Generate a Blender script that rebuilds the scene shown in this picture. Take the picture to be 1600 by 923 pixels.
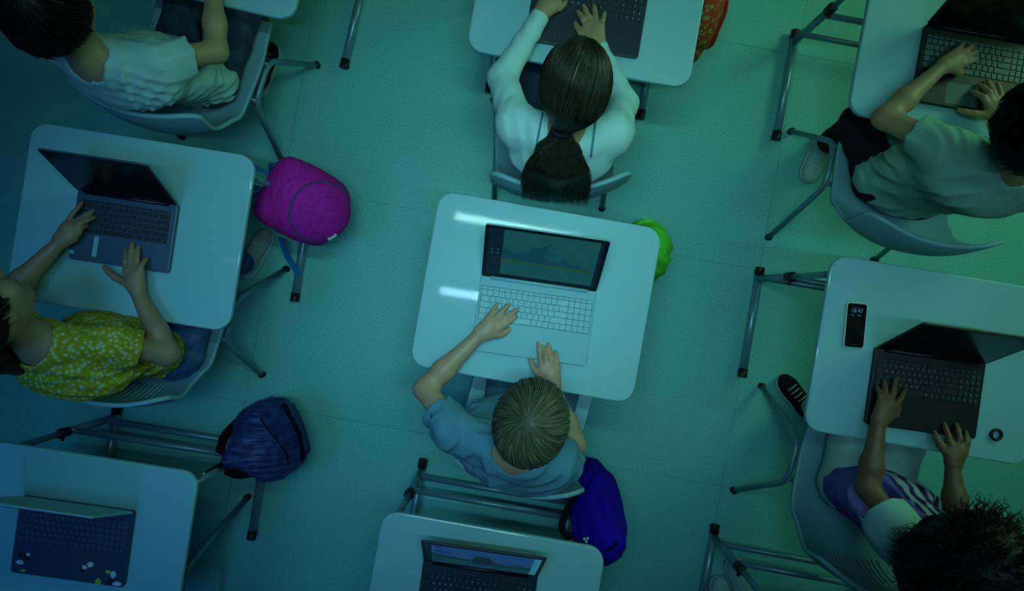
import bpy, math, random
import numpy as np
from mathutils import Vector, Matrix, Euler

# ------------------------------------------------------------------ scene, camera, light
for o in list(bpy.data.objects):
    bpy.data.objects.remove(o)
scene = bpy.context.scene
COL = scene.collection
FOC, CAMH = 1022.0, 2.705            # focal length in pixels of the 1600x923 frame, camera height above the floor

cam_data = bpy.data.cameras.new('camera')
cam_data.sensor_fit = 'HORIZONTAL'
cam_data.sensor_width = 36.0
cam_data.lens = 36.0 * FOC / 1600.0
cam_data.clip_start = 0.05
cam = bpy.data.objects.new('camera', cam_data)
cam.location = (0, 0, CAMH)
COL.objects.link(cam)
scene.camera = cam

vs = scene.view_settings
vs.view_transform = 'Standard'
vs.look = 'None'
vs.gamma = 1.0
vs.exposure = 0.0
vs.use_curve_mapping = False

world = bpy.data.worlds.new('world')
scene.world = world
world.use_nodes = True
world.node_tree.nodes['Background'].inputs[0].default_value = (0.2, 0.6, 0.6, 1)
world.node_tree.nodes['Background'].inputs[1].default_value = 0.02

LAMP_W = 2.9                         # each of the two lamps that are fully on; the others are dimmed
LAMP_COL = (0.40, 0.82, 1.0)
LAMP_GREEN = (0.46, 0.95, 0.84)           # lamp tints added to give the room its green and blue ends
FILL_BLUE = (0.08, 0.42, 1.0)  # colour of the added blue panels
def area_light(name, loc, target, sx, sy, power, color):
    ld = bpy.data.lights.new(name, 'AREA')
    ld.shape = 'RECTANGLE'
    ld.size, ld.size_y = sx, sy
    ld.energy = power
    ld.color = color
    o = bpy.data.objects.new(name, ld)
    COL.objects.link(o)
    o.location = loc
    d = Vector(target) - Vector(loc)
    o.rotation_euler = d.to_track_quat('-Z', 'Y').to_euler()
    return o
# green-tinted daylight through the right window, and an added blue fill on the left
area_light('daylight_right', (3.45, 1.5, 2.0), (0.6, 0.2, 0.2), 2.0, 1.2, 44.0, (0.42, 1.0, 0.52))
area_light('blue_fill_left', (-3.45, -1.7, 1.9), (-0.9, -0.6, 0.3), 1.8, 1.2, 2.5, (0.02, 0.22, 1.0))  # unseen fill added for the blue cast at the lower left

def P(px, py, z):
    """point of the room at height z that the photograph shows at pixel px, py"""
    return Vector(((px - 800.0) * (CAMH - z) / FOC, (461.5 - py) * (CAMH - z) / FOC, z))

# ------------------------------------------------------------------ materials
MATS = {}
def new_mat(name):
    m = bpy.data.materials.new(name)
    m.use_nodes = True
    nt = m.node_tree
    b = nt.nodes['Principled BSDF']
    MATS[name] = m
    return m, nt, b
def rgba(c): return (c[0], c[1], c[2], 1.0)
def mat(name, col, rough=0.5, metal=0.0, var=0.12, scale=40.0, bump=0.0, bscale=200.0, coat=0.0, sheen=0.0, spec=0.5):
    """procedural: base colour broken up by noise, optional fine relief"""
    m, nt, b = new_mat(name)
    tc = nt.nodes.new('ShaderNodeTexCoord')
    nz = nt.nodes.new('ShaderNodeTexNoise')
    nz.inputs['Scale'].default_value = scale
    nz.inputs['Detail'].default_value = 3
    nt.links.new(tc.outputs['Object'], nz.inputs['Vector'])
    mx = nt.nodes.new('ShaderNodeMix'); mx.data_type = 'RGBA'
    mx.inputs['A'].default_value = rgba([c * (1 - var) for c in col])
    mx.inputs['B'].default_value = rgba([min(1, c * (1 + var)) for c in col])
    nt.links.new(nz.outputs['Fac'], mx.inputs['Factor'])
    nt.links.new(mx.outputs['Result'], b.inputs['Base Color'])
    b.inputs['Roughness'].default_value = rough
    b.inputs['Metallic'].default_value = metal
    b.inputs['Coat Weight'].default_value = coat
    b.inputs['Coat Roughness'].default_value = 0.12
    b.inputs['Sheen Weight'].default_value = sheen
    b.inputs['Specular IOR Level'].default_value = spec
    if bump > 0:
        n2 = nt.nodes.new('ShaderNodeTexNoise')
        n2.inputs['Scale'].default_value = bscale
        n2.inputs['Detail'].default_value = 2
        nt.links.new(tc.outputs['Object'], n2.inputs['Vector'])
        bp = nt.nodes.new('ShaderNodeBump')
        bp.inputs['Strength'].default_value = bump
        bp.inputs['Distance'].default_value = 0.002
        nt.links.new(n2.outputs['Fac'], bp.inputs['Height'])
        nt.links.new(bp.outputs['Normal'], b.inputs['Normal'])
    return m
def emit_mat(name, col, strength=1.0, gloss=0.25):
    """a lit screen: dark glossy glass that gives off its picture"""
    m, nt, b = new_mat(name)
    tc = nt.nodes.new('ShaderNodeTexCoord')
    nz = nt.nodes.new('ShaderNodeTexNoise'); nz.inputs['Scale'].default_value = 30
    nt.links.new(tc.outputs['Object'], nz.inputs['Vector'])
    mx = nt.nodes.new('ShaderNodeMix'); mx.data_type = 'RGBA'
    mx.inputs['A'].default_value = rgba([c * .75 for c in col]); mx.inputs['B'].default_value = rgba([c * 1.25 for c in col])
    nt.links.new(nz.outputs['Fac'], mx.inputs['Factor'])
    b.inputs['Base Color'].default_value = (0.004, 0.006, 0.007, 1)
    b.inputs['Roughness'].default_value = gloss
    nt.links.new(mx.outputs['Result'], b.inputs['Emission Color'])
    b.inputs['Emission Strength'].default_value = strength
    return m

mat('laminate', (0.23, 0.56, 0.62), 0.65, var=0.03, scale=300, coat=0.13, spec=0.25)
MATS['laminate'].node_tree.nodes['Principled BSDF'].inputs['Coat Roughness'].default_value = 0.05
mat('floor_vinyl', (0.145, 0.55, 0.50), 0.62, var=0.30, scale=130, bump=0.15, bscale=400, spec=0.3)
mat('joint', (0.09, 0.42, 0.38), 0.8)
mat('wall_paint', (0.06, 0.10, 0.10), 0.9, var=0.04)
mat('ceiling_paint', (0.06, 0.10, 0.10), 0.9, var=0.04)
mat('steel', (0.13, 0.32, 0.38), 0.38, metal=0.35, var=0.06, scale=60)
mat('steel_light', (0.15, 0.36, 0.42), 0.35, metal=0.4, var=0.06, scale=60)
mat('black_plastic', (0.006, 0.008, 0.010), 0.5, var=0.2)
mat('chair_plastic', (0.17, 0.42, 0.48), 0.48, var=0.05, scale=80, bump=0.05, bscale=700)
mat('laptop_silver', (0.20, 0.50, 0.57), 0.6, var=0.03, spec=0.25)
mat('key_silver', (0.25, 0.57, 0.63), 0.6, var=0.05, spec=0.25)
mat('laptop_grey', (0.055, 0.12, 0.19), 0.4, metal=0.3, var=0.05)
mat('laptop_dark', (0.014, 0.028, 0.045), 0.42, var=0.1)
mat('key_dark', (0.012, 0.022, 0.036), 0.5, var=0.1)
mat('key_mid', (0.04, 0.12, 0.125), 0.5, var=0.1)
mat('laptop_black', (0.006, 0.008, 0.010), 0.45, var=0.1)
mat('key_black', (0.014, 0.024, 0.028), 0.5, var=0.1)
mat('laptop_navy', (0.02, 0.05, 0.11), 0.42, var=0.1)
mat('key_navy', (0.028, 0.065, 0.13), 0.5, var=0.1)
mat('key_gap', (0.11, 0.32, 0.38), 0.7)
mat('legend_white', (0.35, 0.6, 0.65), 0.6)
mat('legend_dark', (0.06, 0.2, 0.26), 0.6)
mat('legend_dim', (0.12, 0.2, 0.24), 0.6)
mat('screen_off', (0.003, 0.004, 0.006), 0.16, var=0.1, spec=0.35)
mat('bezel', (0.004, 0.008, 0.014), 0.35, var=0.1)
mat('sticker_white', (0.5, 0.75, 0.75), 0.5)
mat('sticker_lime', (0.4, 0.55, 0.03), 0.5)
mat('phone_case', (0.5, 0.7, 0.6), 0.4)
mat('lamp_housing', (0.6, 0.6, 0.6), 0.5)

def skin_mat(name, col):
    m = mat(name, col, 0.5, var=0.1, scale=25, bump=0.08, bscale=500)
    b = m.node_tree.nodes['Principled BSDF']
    b.inputs['Subsurface Weight'].default_value = 0.06
    b.inputs['Subsurface Radius'].default_value = (0.01, 0.004, 0.002)
    return m
skin_mat('skin_fair', (0.40, 0.29, 0.18))
skin_mat('skin_light', (0.33, 0.25, 0.13))
skin_mat('skin_tan', (0.28, 0.21, 0.125))
skin_mat('skin_brown', (0.17, 0.105, 0.05))
mat('lip', (0.3, 0.09, 0.07), 0.45)
mat('eye_white', (0.6, 0.6, 0.58), 0.3)
mat('eye_iris', (0.02, 0.015, 0.01), 0.2)

def cloth(name, col, var=0.08, scale=18, bump=0.25, rough=0.9):
    return mat(name, col, rough, var=var, scale=scale, bump=bump, bscale=650, spec=0.15)
cloth('tee_blue_grey', (0.085, 0.26, 0.37))
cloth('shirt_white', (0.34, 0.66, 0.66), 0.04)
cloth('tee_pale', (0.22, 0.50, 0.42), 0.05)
cloth('trousers_navy', (0.02, 0.045, 0.075))
cloth('trousers_black', (0.006, 0.012, 0.02))
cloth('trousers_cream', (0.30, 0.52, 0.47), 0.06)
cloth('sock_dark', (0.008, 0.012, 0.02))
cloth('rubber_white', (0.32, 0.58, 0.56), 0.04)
cloth('canvas_cream', (0.30, 0.46, 0.40), 0.05)
cloth('canvas_black', (0.008, 0.012, 0.016))
cloth('sack_violet', (0.012, 0.002, 0.42), 0.25, 14)
cloth('sack_lime', (0.10, 0.66, 0.045), 0.2, 12)
cloth('strap_blue', (0.02, 0.16, 0.45))
cloth('strap_black', (0.006, 0.007, 0.012))
cloth('strap_red', (0.45, 0.03, 0.012))
cloth('zip_teal', (0.02, 0.09, 0.16))
cloth('tag_white', (0.4, 0.62, 0.62))
cloth('elastic', (0.01, 0.012, 0.02))
cloth('seam_blue', (0.05, 0.22, 0.30))

def two_tone(name, base, spots, kind, scale, lo, hi, rough=0.9, bump=0.25, third=None):
    """cloth with a printed pattern: spots (voronoi) or checks"""
    m, nt, b = new_mat(name)
    tc = nt.nodes.new('ShaderNodeTexCoord')
    if kind == 'check':
        tx = nt.nodes.new('ShaderNodeTexChecker'); tx.inputs['Scale'].default_value = scale
        fac = tx.outputs['Fac']
    elif kind == 'noise':
        tx = nt.nodes.new('ShaderNodeTexNoise'); tx.inputs['Scale'].default_value = scale; tx.inputs['Detail'].default_value = 2
        fac = tx.outputs['Fac']
    elif kind == 'wave':
        tx = nt.nodes.new('ShaderNodeTexWave'); tx.inputs['Scale'].default_value = scale
        tx.inputs['Distortion'].default_value = 6; tx.inputs['Detail'].default_value = 2
        fac = tx.outputs['Fac']
    else:
        tx = nt.nodes.new('ShaderNodeTexVoronoi'); tx.inputs['Scale'].default_value = scale
        fac = tx.outputs['Distance']
    nt.links.new(tc.outputs['Object'], tx.inputs['Vector'])
    rp = nt.nodes.new('ShaderNodeValToRGB')
    rp.color_ramp.elements[0].position = lo; rp.color_ramp.elements[0].color = rgba(spots)
    rp.color_ramp.elements[1].position = hi; rp.color_ramp.elements[1].color = rgba(base)
    if third:
        e = rp.color_ramp.elements.new(min(1, hi + 0.25)); e.color = rgba(third)
    nt.links.new(fac, rp.inputs['Fac'])
    nt.links.new(rp.outputs['Color'], b.inputs['Base Color'])
    b.inputs['Roughness'].default_value = rough
    b.inputs['Specular IOR Level'].default_value = 0.2
    n2 = nt.nodes.new('ShaderNodeTexNoise'); n2.inputs['Scale'].default_value = 600
    nt.links.new(tc.outputs['Object'], n2.inputs['Vector'])
    bp = nt.nodes.new('ShaderNodeBump'); bp.inputs['Strength'].default_value = bump; bp.inputs['Distance'].default_value = 0.002
    nt.links.new(n2.outputs['Fac'], bp.inputs['Height']); nt.links.new(bp.outputs['Normal'], b.inputs['Normal'])
    return m
two_tone('blouse_yellow', (0.42, 0.43, 0.04), (0.36, 0.54, 0.50), 'spots', 80, 0.20, 0.36, third=(0.27, 0.31, 0.02))
two_tone('tee_check', (0.31, 0.60, 0.60), (0.26, 0.53, 0.53), 'noise', 11, 0.4, 0.6)
two_tone('jeans_blue', (0.03, 0.085, 0.26), (0.07, 0.16, 0.36), 'noise', 22, 0.35, 0.6)
two_tone('jeans_dark', (0.018, 0.04, 0.075), (0.035, 0.075, 0.12), 'noise', 22, 0.35, 0.6)
two_tone('trousers_slate', (0.045, 0.13, 0.20), (0.06, 0.17, 0.25), 'noise', 22, 0.35, 0.6)
two_tone('shirt_lavender', (0.09, 0.08, 0.36), (0.13, 0.12, 0.46), 'noise', 12, 0.35, 0.6)
two_tone('shirt_streaked', (0.03, 0.025, 0.12), (0.30, 0.42, 0.55), 'wave', 9, 0.35, 0.6)
two_tone('bag_magenta', (0.44, 0.012, 0.33), (0.54, 0.020, 0.40), 'noise', 90, 0.35, 0.65, rough=0.8)
two_tone('bag_navy', (0.016, 0.032, 0.13), (0.034, 0.065, 0.21), 'noise', 30, 0.36, 0.6, rough=0.28)
cloth('bag_navy_panel', (0.035, 0.075, 0.19))
two_tone('sack_red', (0.46, 0.07, 0.01), (0.36, 0.33, 0.12), 'spots', 55, 0.25, 0.5)

def hair_mat(name, dark, light, rough=0.42):
    m, nt, b = new_mat(name)
    at = nt.nodes.new('ShaderNodeAttribute'); at.attribute_name = 'tint'
    mx = nt.nodes.new('ShaderNodeMix'); mx.data_type = 'RGBA'
    mx.inputs['A'].default_value = rgba(dark); mx.inputs['B'].default_value = rgba(light)
    nt.links.new(at.outputs['Fac'], mx.inputs['Factor'])
    nt.links.new(mx.outputs['Result'], b.inputs['Base Color'])
    b.inputs['Roughness'].default_value = rough
    b.inputs['Specular IOR Level'].default_value = 0.3
    return m
hair_mat('hair_blond', (0.030, 0.055, 0.035), (0.20, 0.235, 0.13))
hair_mat('hair_brown', (0.005, 0.008, 0.005), (0.030, 0.036, 0.022), 0.36)
hair_mat('hair_black', (0.003, 0.003, 0.003), (0.010, 0.009, 0.007), 0.5)

# ------------------------------------------------------------------ objects
def obj(name, me, parent=None, loc=(0, 0, 0), rot=(0, 0, 0)):
    o = bpy.data.objects.new(name, me)
    COL.objects.link(o)
    o.parent = parent
    o.location = loc
    o.rotation_euler = rot
    return o
def tag(o, label, cat, group=None):
    o['label'] = label
    o['category'] = cat
    if group: o['group'] = group
    return o
def structure(o):
    o['kind'] = 'structure'
    return o
def thing(name, label, cat, loc=(0, 0, 0), rotz=0.0, group=None):
    o = obj(name, None, None, loc, (0, 0, rotz))
    o.empty_display_size = 0.1
    return tag(o, label, cat, group)

def mesh(name, V, F, material, smooth=True, mats=None, fm=None):
    me = bpy.data.meshes.new(name)
    me.from_pydata([tuple(v) for v in V], [], [tuple(f) for f in F])
    for m in (mats or [material]):
        me.materials.append(MATS[m])
    n = len(me.polygons)
    if smooth: me.polygons.foreach_set('use_smooth', [True] * n)
    if fm: me.polygons.foreach_set('material_index', fm)
    me.update()
    return me
class MB:
    def __init__(self): self.V = []; self.F = []
    def add(self, V, F):
        o = len(self.V)
        self.V += [Vector(v) for v in V]
        self.F += [tuple(i + o for i in f) for f in F]
        return self
    def mesh(self, name, material, smooth=True): return mesh(name, self.V, self.F, material, smooth)
def box(cx, cy, cz, sx, sy, sz):
    x, y, z = sx / 2, sy / 2, sz / 2
    V = [(cx + a * x, cy + b * y, cz + c * z) for a in (-1, 1) for b in (-1, 1) for c in (-1, 1)]
    F = [(0, 1, 3, 2), (4, 6, 7, 5), (0, 4, 5, 1), (2, 3, 7, 6), (0, 2, 6, 4), (1, 5, 7, 3)]
    return V, F
def outline(w, d, rc, n=6):
    pts = []
    for cx, cy, a0 in ((w / 2 - rc, d / 2 - rc, 0), (-w / 2 + rc, d / 2 - rc, 90), (-w / 2 + rc, -d / 2 + rc, 180), (w / 2 - rc, -d / 2 + rc, 270)):
        for i in range(n + 1):
            a = math.radians(a0 + 90 * i / n)
            pts.append((cx + rc * math.cos(a), cy + rc * math.sin(a)))
    return pts
def slab(w, d, z0, z1, rc, be, n=6):
    """rounded-corner plate with softened edges"""
    rings = [(be, z0), (0.3 * be, z0 + 0.3 * be), (0, z0 + be), (0, z1 - be), (0.3 * be, z1 - 0.3 * be), (be, z1)]
    V, F = [], []
    for ins, z in rings:
        V += [(x, y, z) for x, y in outline(w - 2 * ins, d - 2 * ins, max(rc - ins, 1e-4), n)]
    m = 4 * (n + 1)
    for k in range(len(rings) - 1):
        for i in range(m):
            j = (i + 1) % m
            F.append((k * m + i, k * m + j, (k + 1) * m + j, (k + 1) * m + i))
    F.append(tuple(reversed(range(m))))
    F.append(tuple((len(rings) - 1) * m + i for i in range(m)))
    return V, F
def fillet(pts, r, n=5):
    pts = [Vector(p) for p in pts]
    out = [pts[0]]
    for i in range(1, len(pts) - 1):
        a, b, c = pts[i - 1], pts[i], pts[i + 1]
        d1, d2 = (a - b), (c - b)
        rr = min(r, d1.length * 0.45, d2.length * 0.45)
        p0, p2 = b + d1.normalized() * rr, b + d2.normalized() * rr
        for k in range(n + 1):
            t = k / n
            out.append(p0 * (1 - t) ** 2 + b * 2 * t * (1 - t) + p2 * t * t)
    out.append(pts[-1])
    return out
def tube(pts, r, seg=10, r1=None):
    pts = [Vector(p) for p in pts]
    V, F = [], []
    T = [(pts[min(i + 1, len(pts) - 1)] - pts[max(i - 1, 0)]).normalized() for i in range(len(pts))]
    up = Vector((0, 0, 1)) if abs(T[0].z) < 0.9 else Vector((1, 0, 0))
    nrm = T[0].cross(up).normalized()
    for i, p in enumerate(pts):
        nrm = (nrm - T[i] * nrm.dot(T[i])).normalized()
        bi = T[i].cross(nrm)
        rr = r if r1 is None else r + (r1 - r) * i / (len(pts) - 1)
        for k in range(seg):
            a = 2 * math.pi * k / seg
            V.append(p + (nrm * math.cos(a) + bi * math.sin(a)) * rr)
    for i in range(len(pts) - 1):
        for k in range(seg):
            l = (k + 1) % seg
            F.append((i * seg + k, i * seg + l, (i + 1) * seg + l, (i + 1) * seg + k))
    F.append(tuple(reversed(range(seg))))
    F.append(tuple((len(pts) - 1) * seg + k for k in range(seg)))
    return V, F
def strip(pts, normals, w, t):
    """flat webbing along a path: width w, thickness t"""
    pts = [Vector(p) for p in pts]
    V, F = [], []
    for i, p in enumerate(pts):
        T = (pts[min(i + 1, len(pts) - 1)] - pts[max(i - 1, 0)]).normalized()
        n = Vector(normals[i] if isinstance(normals, list) else normals)
        n = (n - T * n.dot(T)).normalized()
        s = T.cross(n)
        V += [p + s * w / 2 + n * t / 2, p - s * w / 2 + n * t / 2, p - s * w / 2 - n * t / 2, p + s * w / 2 - n * t / 2]
    for i in range(len(pts) - 1):
        for k in range(4):
            l = (k + 1) % 4
            F.append((4 * i + k, 4 * i + l, 4 * i + 4 + l, 4 * i + 4 + k))
    F.append((3, 2, 1, 0)); e = 4 * (len(pts) - 1); F.append((e, e + 1, e + 2, e + 3))
    return V, F
R = math.radians

# ------------------------------------------------------------------ signed-distance modelling of soft shapes
def arr(v): return np.array(v, dtype=np.float64)
def cone(a, b, ra, rb, k=0.02, lat=None, w=1.0):
    return dict(t='cone', a=arr(a), b=arr(b), ra=ra, rb=rb, k=k, lat=None if lat is None else arr(lat), w=w, op='add')
def ell(c, r, M=None, k=0.02):
    return dict(t='ell', c=arr(c), r=arr(r), M=np.eye(3) if M is None else arr(M), k=k, op='add')
def rbox(c, h, r, M=None, k=0.02):
    return dict(t='rbox', c=arr(c), h=arr(h), r=r, M=np.eye(3) if M is None else arr(M), k=k, op='add')
def cut(c, n, rad, k=0.004):
    """take away what lies beyond the plane at c, within a ball"""
    n = arr(n); n = n / np.linalg.norm(n)
    return dict(t='cut', c=arr(c), n=n, c2=arr(c) + n * rad * 0.7, rad=rad, k=k, op='sub')
def sub(prim):
    prim = dict(prim); prim['op'] = 'sub'; return prim
def ev(pr, p):
    t = pr['t']
    if t == 'cone':
        ab = pr['b'] - pr['a']; L2 = max(ab @ ab, 1e-12)
        q = p - pr['a']
        s = np.clip((q @ ab) / L2, 0, 1)
        q = q - s[:, None] * ab
        if pr['lat'] is not None:
            c = q @ pr['lat']
            q = q - (c * (1 - 1 / pr['w']))[:, None] * pr['lat']
        return np.sqrt((q * q).sum(1)) - (pr['ra'] + (pr['rb'] - pr['ra']) * s)
    if t == 'ell':
        q = (p - pr['c']) @ pr['M'].T
        k0 = np.sqrt(((q / pr['r']) ** 2).sum(1)); k1 = np.sqrt(((q / pr['r'] ** 2) ** 2).sum(1)) + 1e-9
        return k0 * (k0 - 1) / k1
    if t == 'rbox':
        q = np.abs((p - pr['c']) @ pr['M'].T) - (pr['h'] - pr['r'])
        return np.sqrt((np.maximum(q, 0) ** 2).sum(1)) + np.minimum(q.max(1), 0) - pr['r']
    if t == 'cut':
        d1 = -((p - pr['c']) @ pr['n'])
        q = p - pr['c2']
        return np.maximum(d1, np.sqrt((q * q).sum(1)) - pr['rad'])
def smin(a, b, k):
    h = np.maximum(k - np.abs(a - b), 0) / k
    return np.minimum(a, b) - h * h * k * 0.25
def field(prims, p, disp=None):
    d = np.full(len(p), 9.0)
    for pr in prims:
        e = ev(pr, p)
        d = smin(d, e, pr['k']) if pr['op'] == 'add' else -smin(-d, e, pr['k'])
    if disp is not None: d = d + disp(p)
    return d
def bounds(prims):
    lo, hi = np.full(3, 9.0), np.full(3, -9.0)
    for pr in prims:
        if pr['op'] != 'add': continue
        if pr['t'] == 'cone':
            m = max(pr['ra'], pr['rb']) * max(1, pr['w']); pts = (pr['a'], pr['b'])
        elif pr['t'] == 'ell': m = pr['r'].max(); pts = (pr['c'],)
        else: m = np.linalg.norm(pr['h']); pts = (pr['c'],)
        for q in pts:
            lo = np.minimum(lo, q - m); hi = np.maximum(hi, q + m)
    return lo - 0.03, hi + 0.03
def polygonise(prims, h, disp=None, dmax=0.0):
    """surface nets on the blocks of a grid that the surface passes through"""
    B = 8
    lo, hi = bounds(prims)
    nb = np.ceil((hi - lo) / (B * h)).astype(int) + 1
    g = np.stack(np.meshgrid(*[np.arange(n) for n in nb], indexing='ij'), -1).reshape(-1, 3)
    cen = lo + (g + 0.5) * B * h
    half = B * h * 0.9
    d = field(prims, cen)
    kmax = 0.02
    keep = np.abs(d) < half + dmax + kmax
    g, cen = g[keep], cen[keep]
    nB = len(g)
    loc = np.stack(np.meshgrid(*[np.arange(B + 1)] * 3, indexing='ij'), -1).reshape(-1, 3)
    pts = (lo + (g[:, None, :] * B + loc[None]) * h)
    n3 = (B + 1) ** 3
    D = np.full((nB, n3), 9.0)
    for pr in prims:
        e = ev(pr, cen)
        sel = e < half + pr['k'] + 0.03
        if not sel.any(): continue
        q = pts[sel].reshape(-1, 3)
        e = ev(pr, q).reshape(-1, n3)
        cur = D[sel]
        D[sel] = smin(cur, e, pr['k']) if pr['op'] == 'add' else -smin(-cur, e, pr['k'])
    if disp is not None:
        D += disp(pts.reshape(-1, 3)).reshape(nB, n3)
    D = D.reshape(nB, B + 1, B + 1, B + 1)
    N = nb * B + 2
    def key(c): return (c[..., 0] * N[1] + c[..., 1]) * N[2] + c[..., 2]
    S = D < 0
    corners = [(i, j, k) for i in (0, 1) for j in (0, 1) for k in (0, 1)]
    cnt = sum(S[:, i:i + B, j:j + B, k:k + B].astype(np.int8) for i, j, k in corners)
    act = (cnt > 0) & (cnt < 8)
    bi, ci, cj, ck = np.nonzero(act)
    acc = np.zeros((len(bi), 3)); num = np.zeros(len(bi))
    for a in corners:
        for ax in range(3):
            if a[ax]: continue
            b = list(a); b[ax] = 1
            da = D[bi, ci + a[0], cj + a[1], ck + a[2]]; db = D[bi, ci + b[0], cj + b[1], ck + b[2]]
            x = (da < 0) != (db < 0)
            t = np.where(x, da / np.where(np.abs(da - db) < 1e-12, 1e-12, da - db), 0)
            q = np.tile(arr(a), (len(bi), 1)); q[:, ax] += t
            acc += np.where(x[:, None], q, 0); num += x
    cell = g[bi] * B + np.stack([ci, cj, ck], -1)
    V = lo + (cell + acc / np.maximum(num, 1)[:, None]) * h
    ck_ = key(cell)
    order = np.argsort(ck_); ck_ = ck_[order]; V = V[order]
    F = []
    for ax in range(3):
        u, v = (ax + 1) % 3, (ax + 2) % 3
        sl1 = [slice(0, B)] * 3; sl2 = [slice(0, B)] * 3
        sl2[ax] = slice(1, B + 1)
        s1, s2 = S[(slice(None),) + tuple(sl1)], S[(slice(None),) + tuple(sl2)]
        e = np.nonzero(s1 != s2)
        base = g[e[0]] * B + np.stack(e[1:], -1)
        flip = s1[e]
        quad = []
        okm = np.ones(len(base), bool)
        for du, dv in ((0, 0), (1, 0), (1, 1), (0, 1)):
            c = base.copy(); c[:, u] -= du; c[:, v] -= dv
            kk = key(c)
            ix = np.clip(np.searchsorted(ck_, kk), 0, len(ck_) - 1)
            okm &= (ck_[ix] == kk) & (c.min(1) >= 0)
            quad.append(ix)
        q = np.stack(quad, -1)
        q = np.where(flip[:, None], q, q[:, ::-1])
        # each quad goes round the edge: orientation so that normals point out
        F.append(q[okm][:, ::-1])
    F = np.concatenate(F)
    return V, F
def np_mesh(name, V, F, material, mats=None, fm=None, tint=None):
    me = bpy.data.meshes.new(name)
    nV, nF = len(V), len(F)
    k = F.shape[1]
    me.vertices.add(nV); me.vertices.foreach_set('co', np.ascontiguousarray(V, dtype=np.float32).ravel())
    me.loops.add(nF * k); me.loops.foreach_set('vertex_index', np.ascontiguousarray(F, dtype=np.int32).ravel())
    me.polygons.add(nF); me.polygons.foreach_set('loop_start', np.arange(0, nF * k, k, dtype=np.int32))
    me.polygons.foreach_set('use_smooth', np.ones(nF, bool))
    for m in (mats or [material]): me.materials.append(MATS[m])
    if fm is not None: me.polygons.foreach_set('material_index', np.ascontiguousarray(fm, dtype=np.int32))
    if tint is not None:
        a = me.attributes.new('tint', 'FLOAT', 'POINT'); a.data.foreach_set('value', np.ascontiguousarray(tint, dtype=np.float32))
    me.update(calc_edges=True)
    me.validate()
    return me
def soft(name, prims, h, material, parent, disp=None, dmax=0.0, origin=(0, 0, 0), paint=None, mats=None):
    V, F = polygonise(prims, h, disp, dmax)
    fm = paint(V[F].mean(1)) if paint else None
    me = np_mesh(name, V - arr(origin), F, material, mats=mats, fm=fm)
    return obj(name, me, parent)
def folds(seed, amp, freq, direction=None, stretch=0.35):
    """cloth folds: ridges of warped waves, mostly across one direction"""
    rs = np.random.RandomState(seed)
    K = rs.normal(size=(4, 3)); K /= np.linalg.norm(K, axis=1)[:, None]
    if direction is not None:
        dd = arr(direction); dd /= np.linalg.norm(dd)
        K = K * stretch + dd * np.sign(K @ dd + 1e-6)[:, None]
    K *= (freq * rs.uniform(0.6, 1.5, 4))[:, None]
    W = rs.normal(size=(3, 3)) * 14; ph = rs.uniform(0, 6.28, 8)
    def f(p):
        w = np.stack([np.sin(p @ W[i] + ph[i]) for i in range(3)], -1) * 0.02
        q = p + w
        s = 0
        for i in range(3):
            m = np.clip(.5 + .9 * np.sin(p @ W[i] * 1.3 + ph[7 - i]), 0, 1)
            s = s + (1 - 2 * np.abs(np.sin(0.5 * (q @ K[i]) + ph[i + 3]))) * m * (0.7 if i else 1.0)
        return -amp * s * 0.5
    return f

# ------------------------------------------------------------------ the room
ROOM_TILT = R(-10)
TILE_W, TILE_D, JOINT = 2.0, 0.905, 0.0010
XW, YW, ZC = 3.6, 3.2, 3.06
floor = structure(obj('floor', mesh('floor', *box(0, 0, -0.053, 2 * XW, 2 * YW, 0.1), 'joint', False)))
tile_me = MB().add(*slab(TILE_W - JOINT, TILE_D - JOINT, -0.0035, 0.0, 0.002, 0.0005, 1)).mesh('vinyl_sheet', 'floor_vinyl', False)
ct, st = math.cos(ROOM_TILT), math.sin(ROOM_TILT)
for i in range(-2, 3):
    for j in range(-4, 5):
        u = -1.011 + TILE_W * (i + 0.5); v = 0.281 + TILE_D * (j + 0.5)
        x, y = u * ct - v * st, u * st + v * ct
        if abs(x) < XW + 0.2 and abs(y) < YW - 0.1:
            obj('vinyl_sheet', tile_me, floor, (x, y, 0), (0, 0, ROOM_TILT))
structure(obj('ceiling', mesh('ceiling', *box(0, 0, ZC + 0.05, 2 * XW, 2 * YW, 0.1), 'ceiling_paint', False)))
structure(obj('wall_left', mesh('wall', *box(-XW - 0.05, 0, ZC / 2, 0.1, 2 * YW, ZC), 'wall_paint', False)))
structure(obj('wall_right', mesh('wall', *box(XW + 0.05, 0, ZC / 2, 0.1, 2 * YW, ZC), 'wall_paint', False)))
structure(obj('wall_front', mesh('wall', *box(0, YW + 0.05, ZC / 2, 2 * XW, 0.1, ZC), 'wall_paint', False)))
structure(obj('wall_back', mesh('wall', *box(0, -YW - 0.05, ZC / 2, 2 * XW, 0.1, ZC), 'wall_paint', False)))
def window(name, x, y, z, w, h):
    s = -1 if x > 0 else 1
    wf = MB()
    for dy, dz, sy, sz in ((0, h / 2, w + .1, .06), (0, -h / 2, w + .1, .06), (-w / 2, 0, .06, h), (w / 2, 0, .06, h), (0, 0, .05, h)):
        wf.add(*box(0, dy, dz, 0.05, sy, sz))
    o = structure(obj(name, wf.mesh('window_frame', 'lamp_housing', False), None, (x + s * 0.03, y, z)))
    for k in (-1, 1):
        obj('window_pane', mesh('window_pane', *box(0, k * w / 4, 0, 0.012, w / 2 - .05, h - .05), 'screen_off', False), o)
window('window_1', XW, 1.5, 2.0, 2.0, 1.2)
window('added_window', -XW, -1.7, 1.9, 1.8, 1.2)  # made-up window, added on the unseen wall to go with the blue fill

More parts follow.
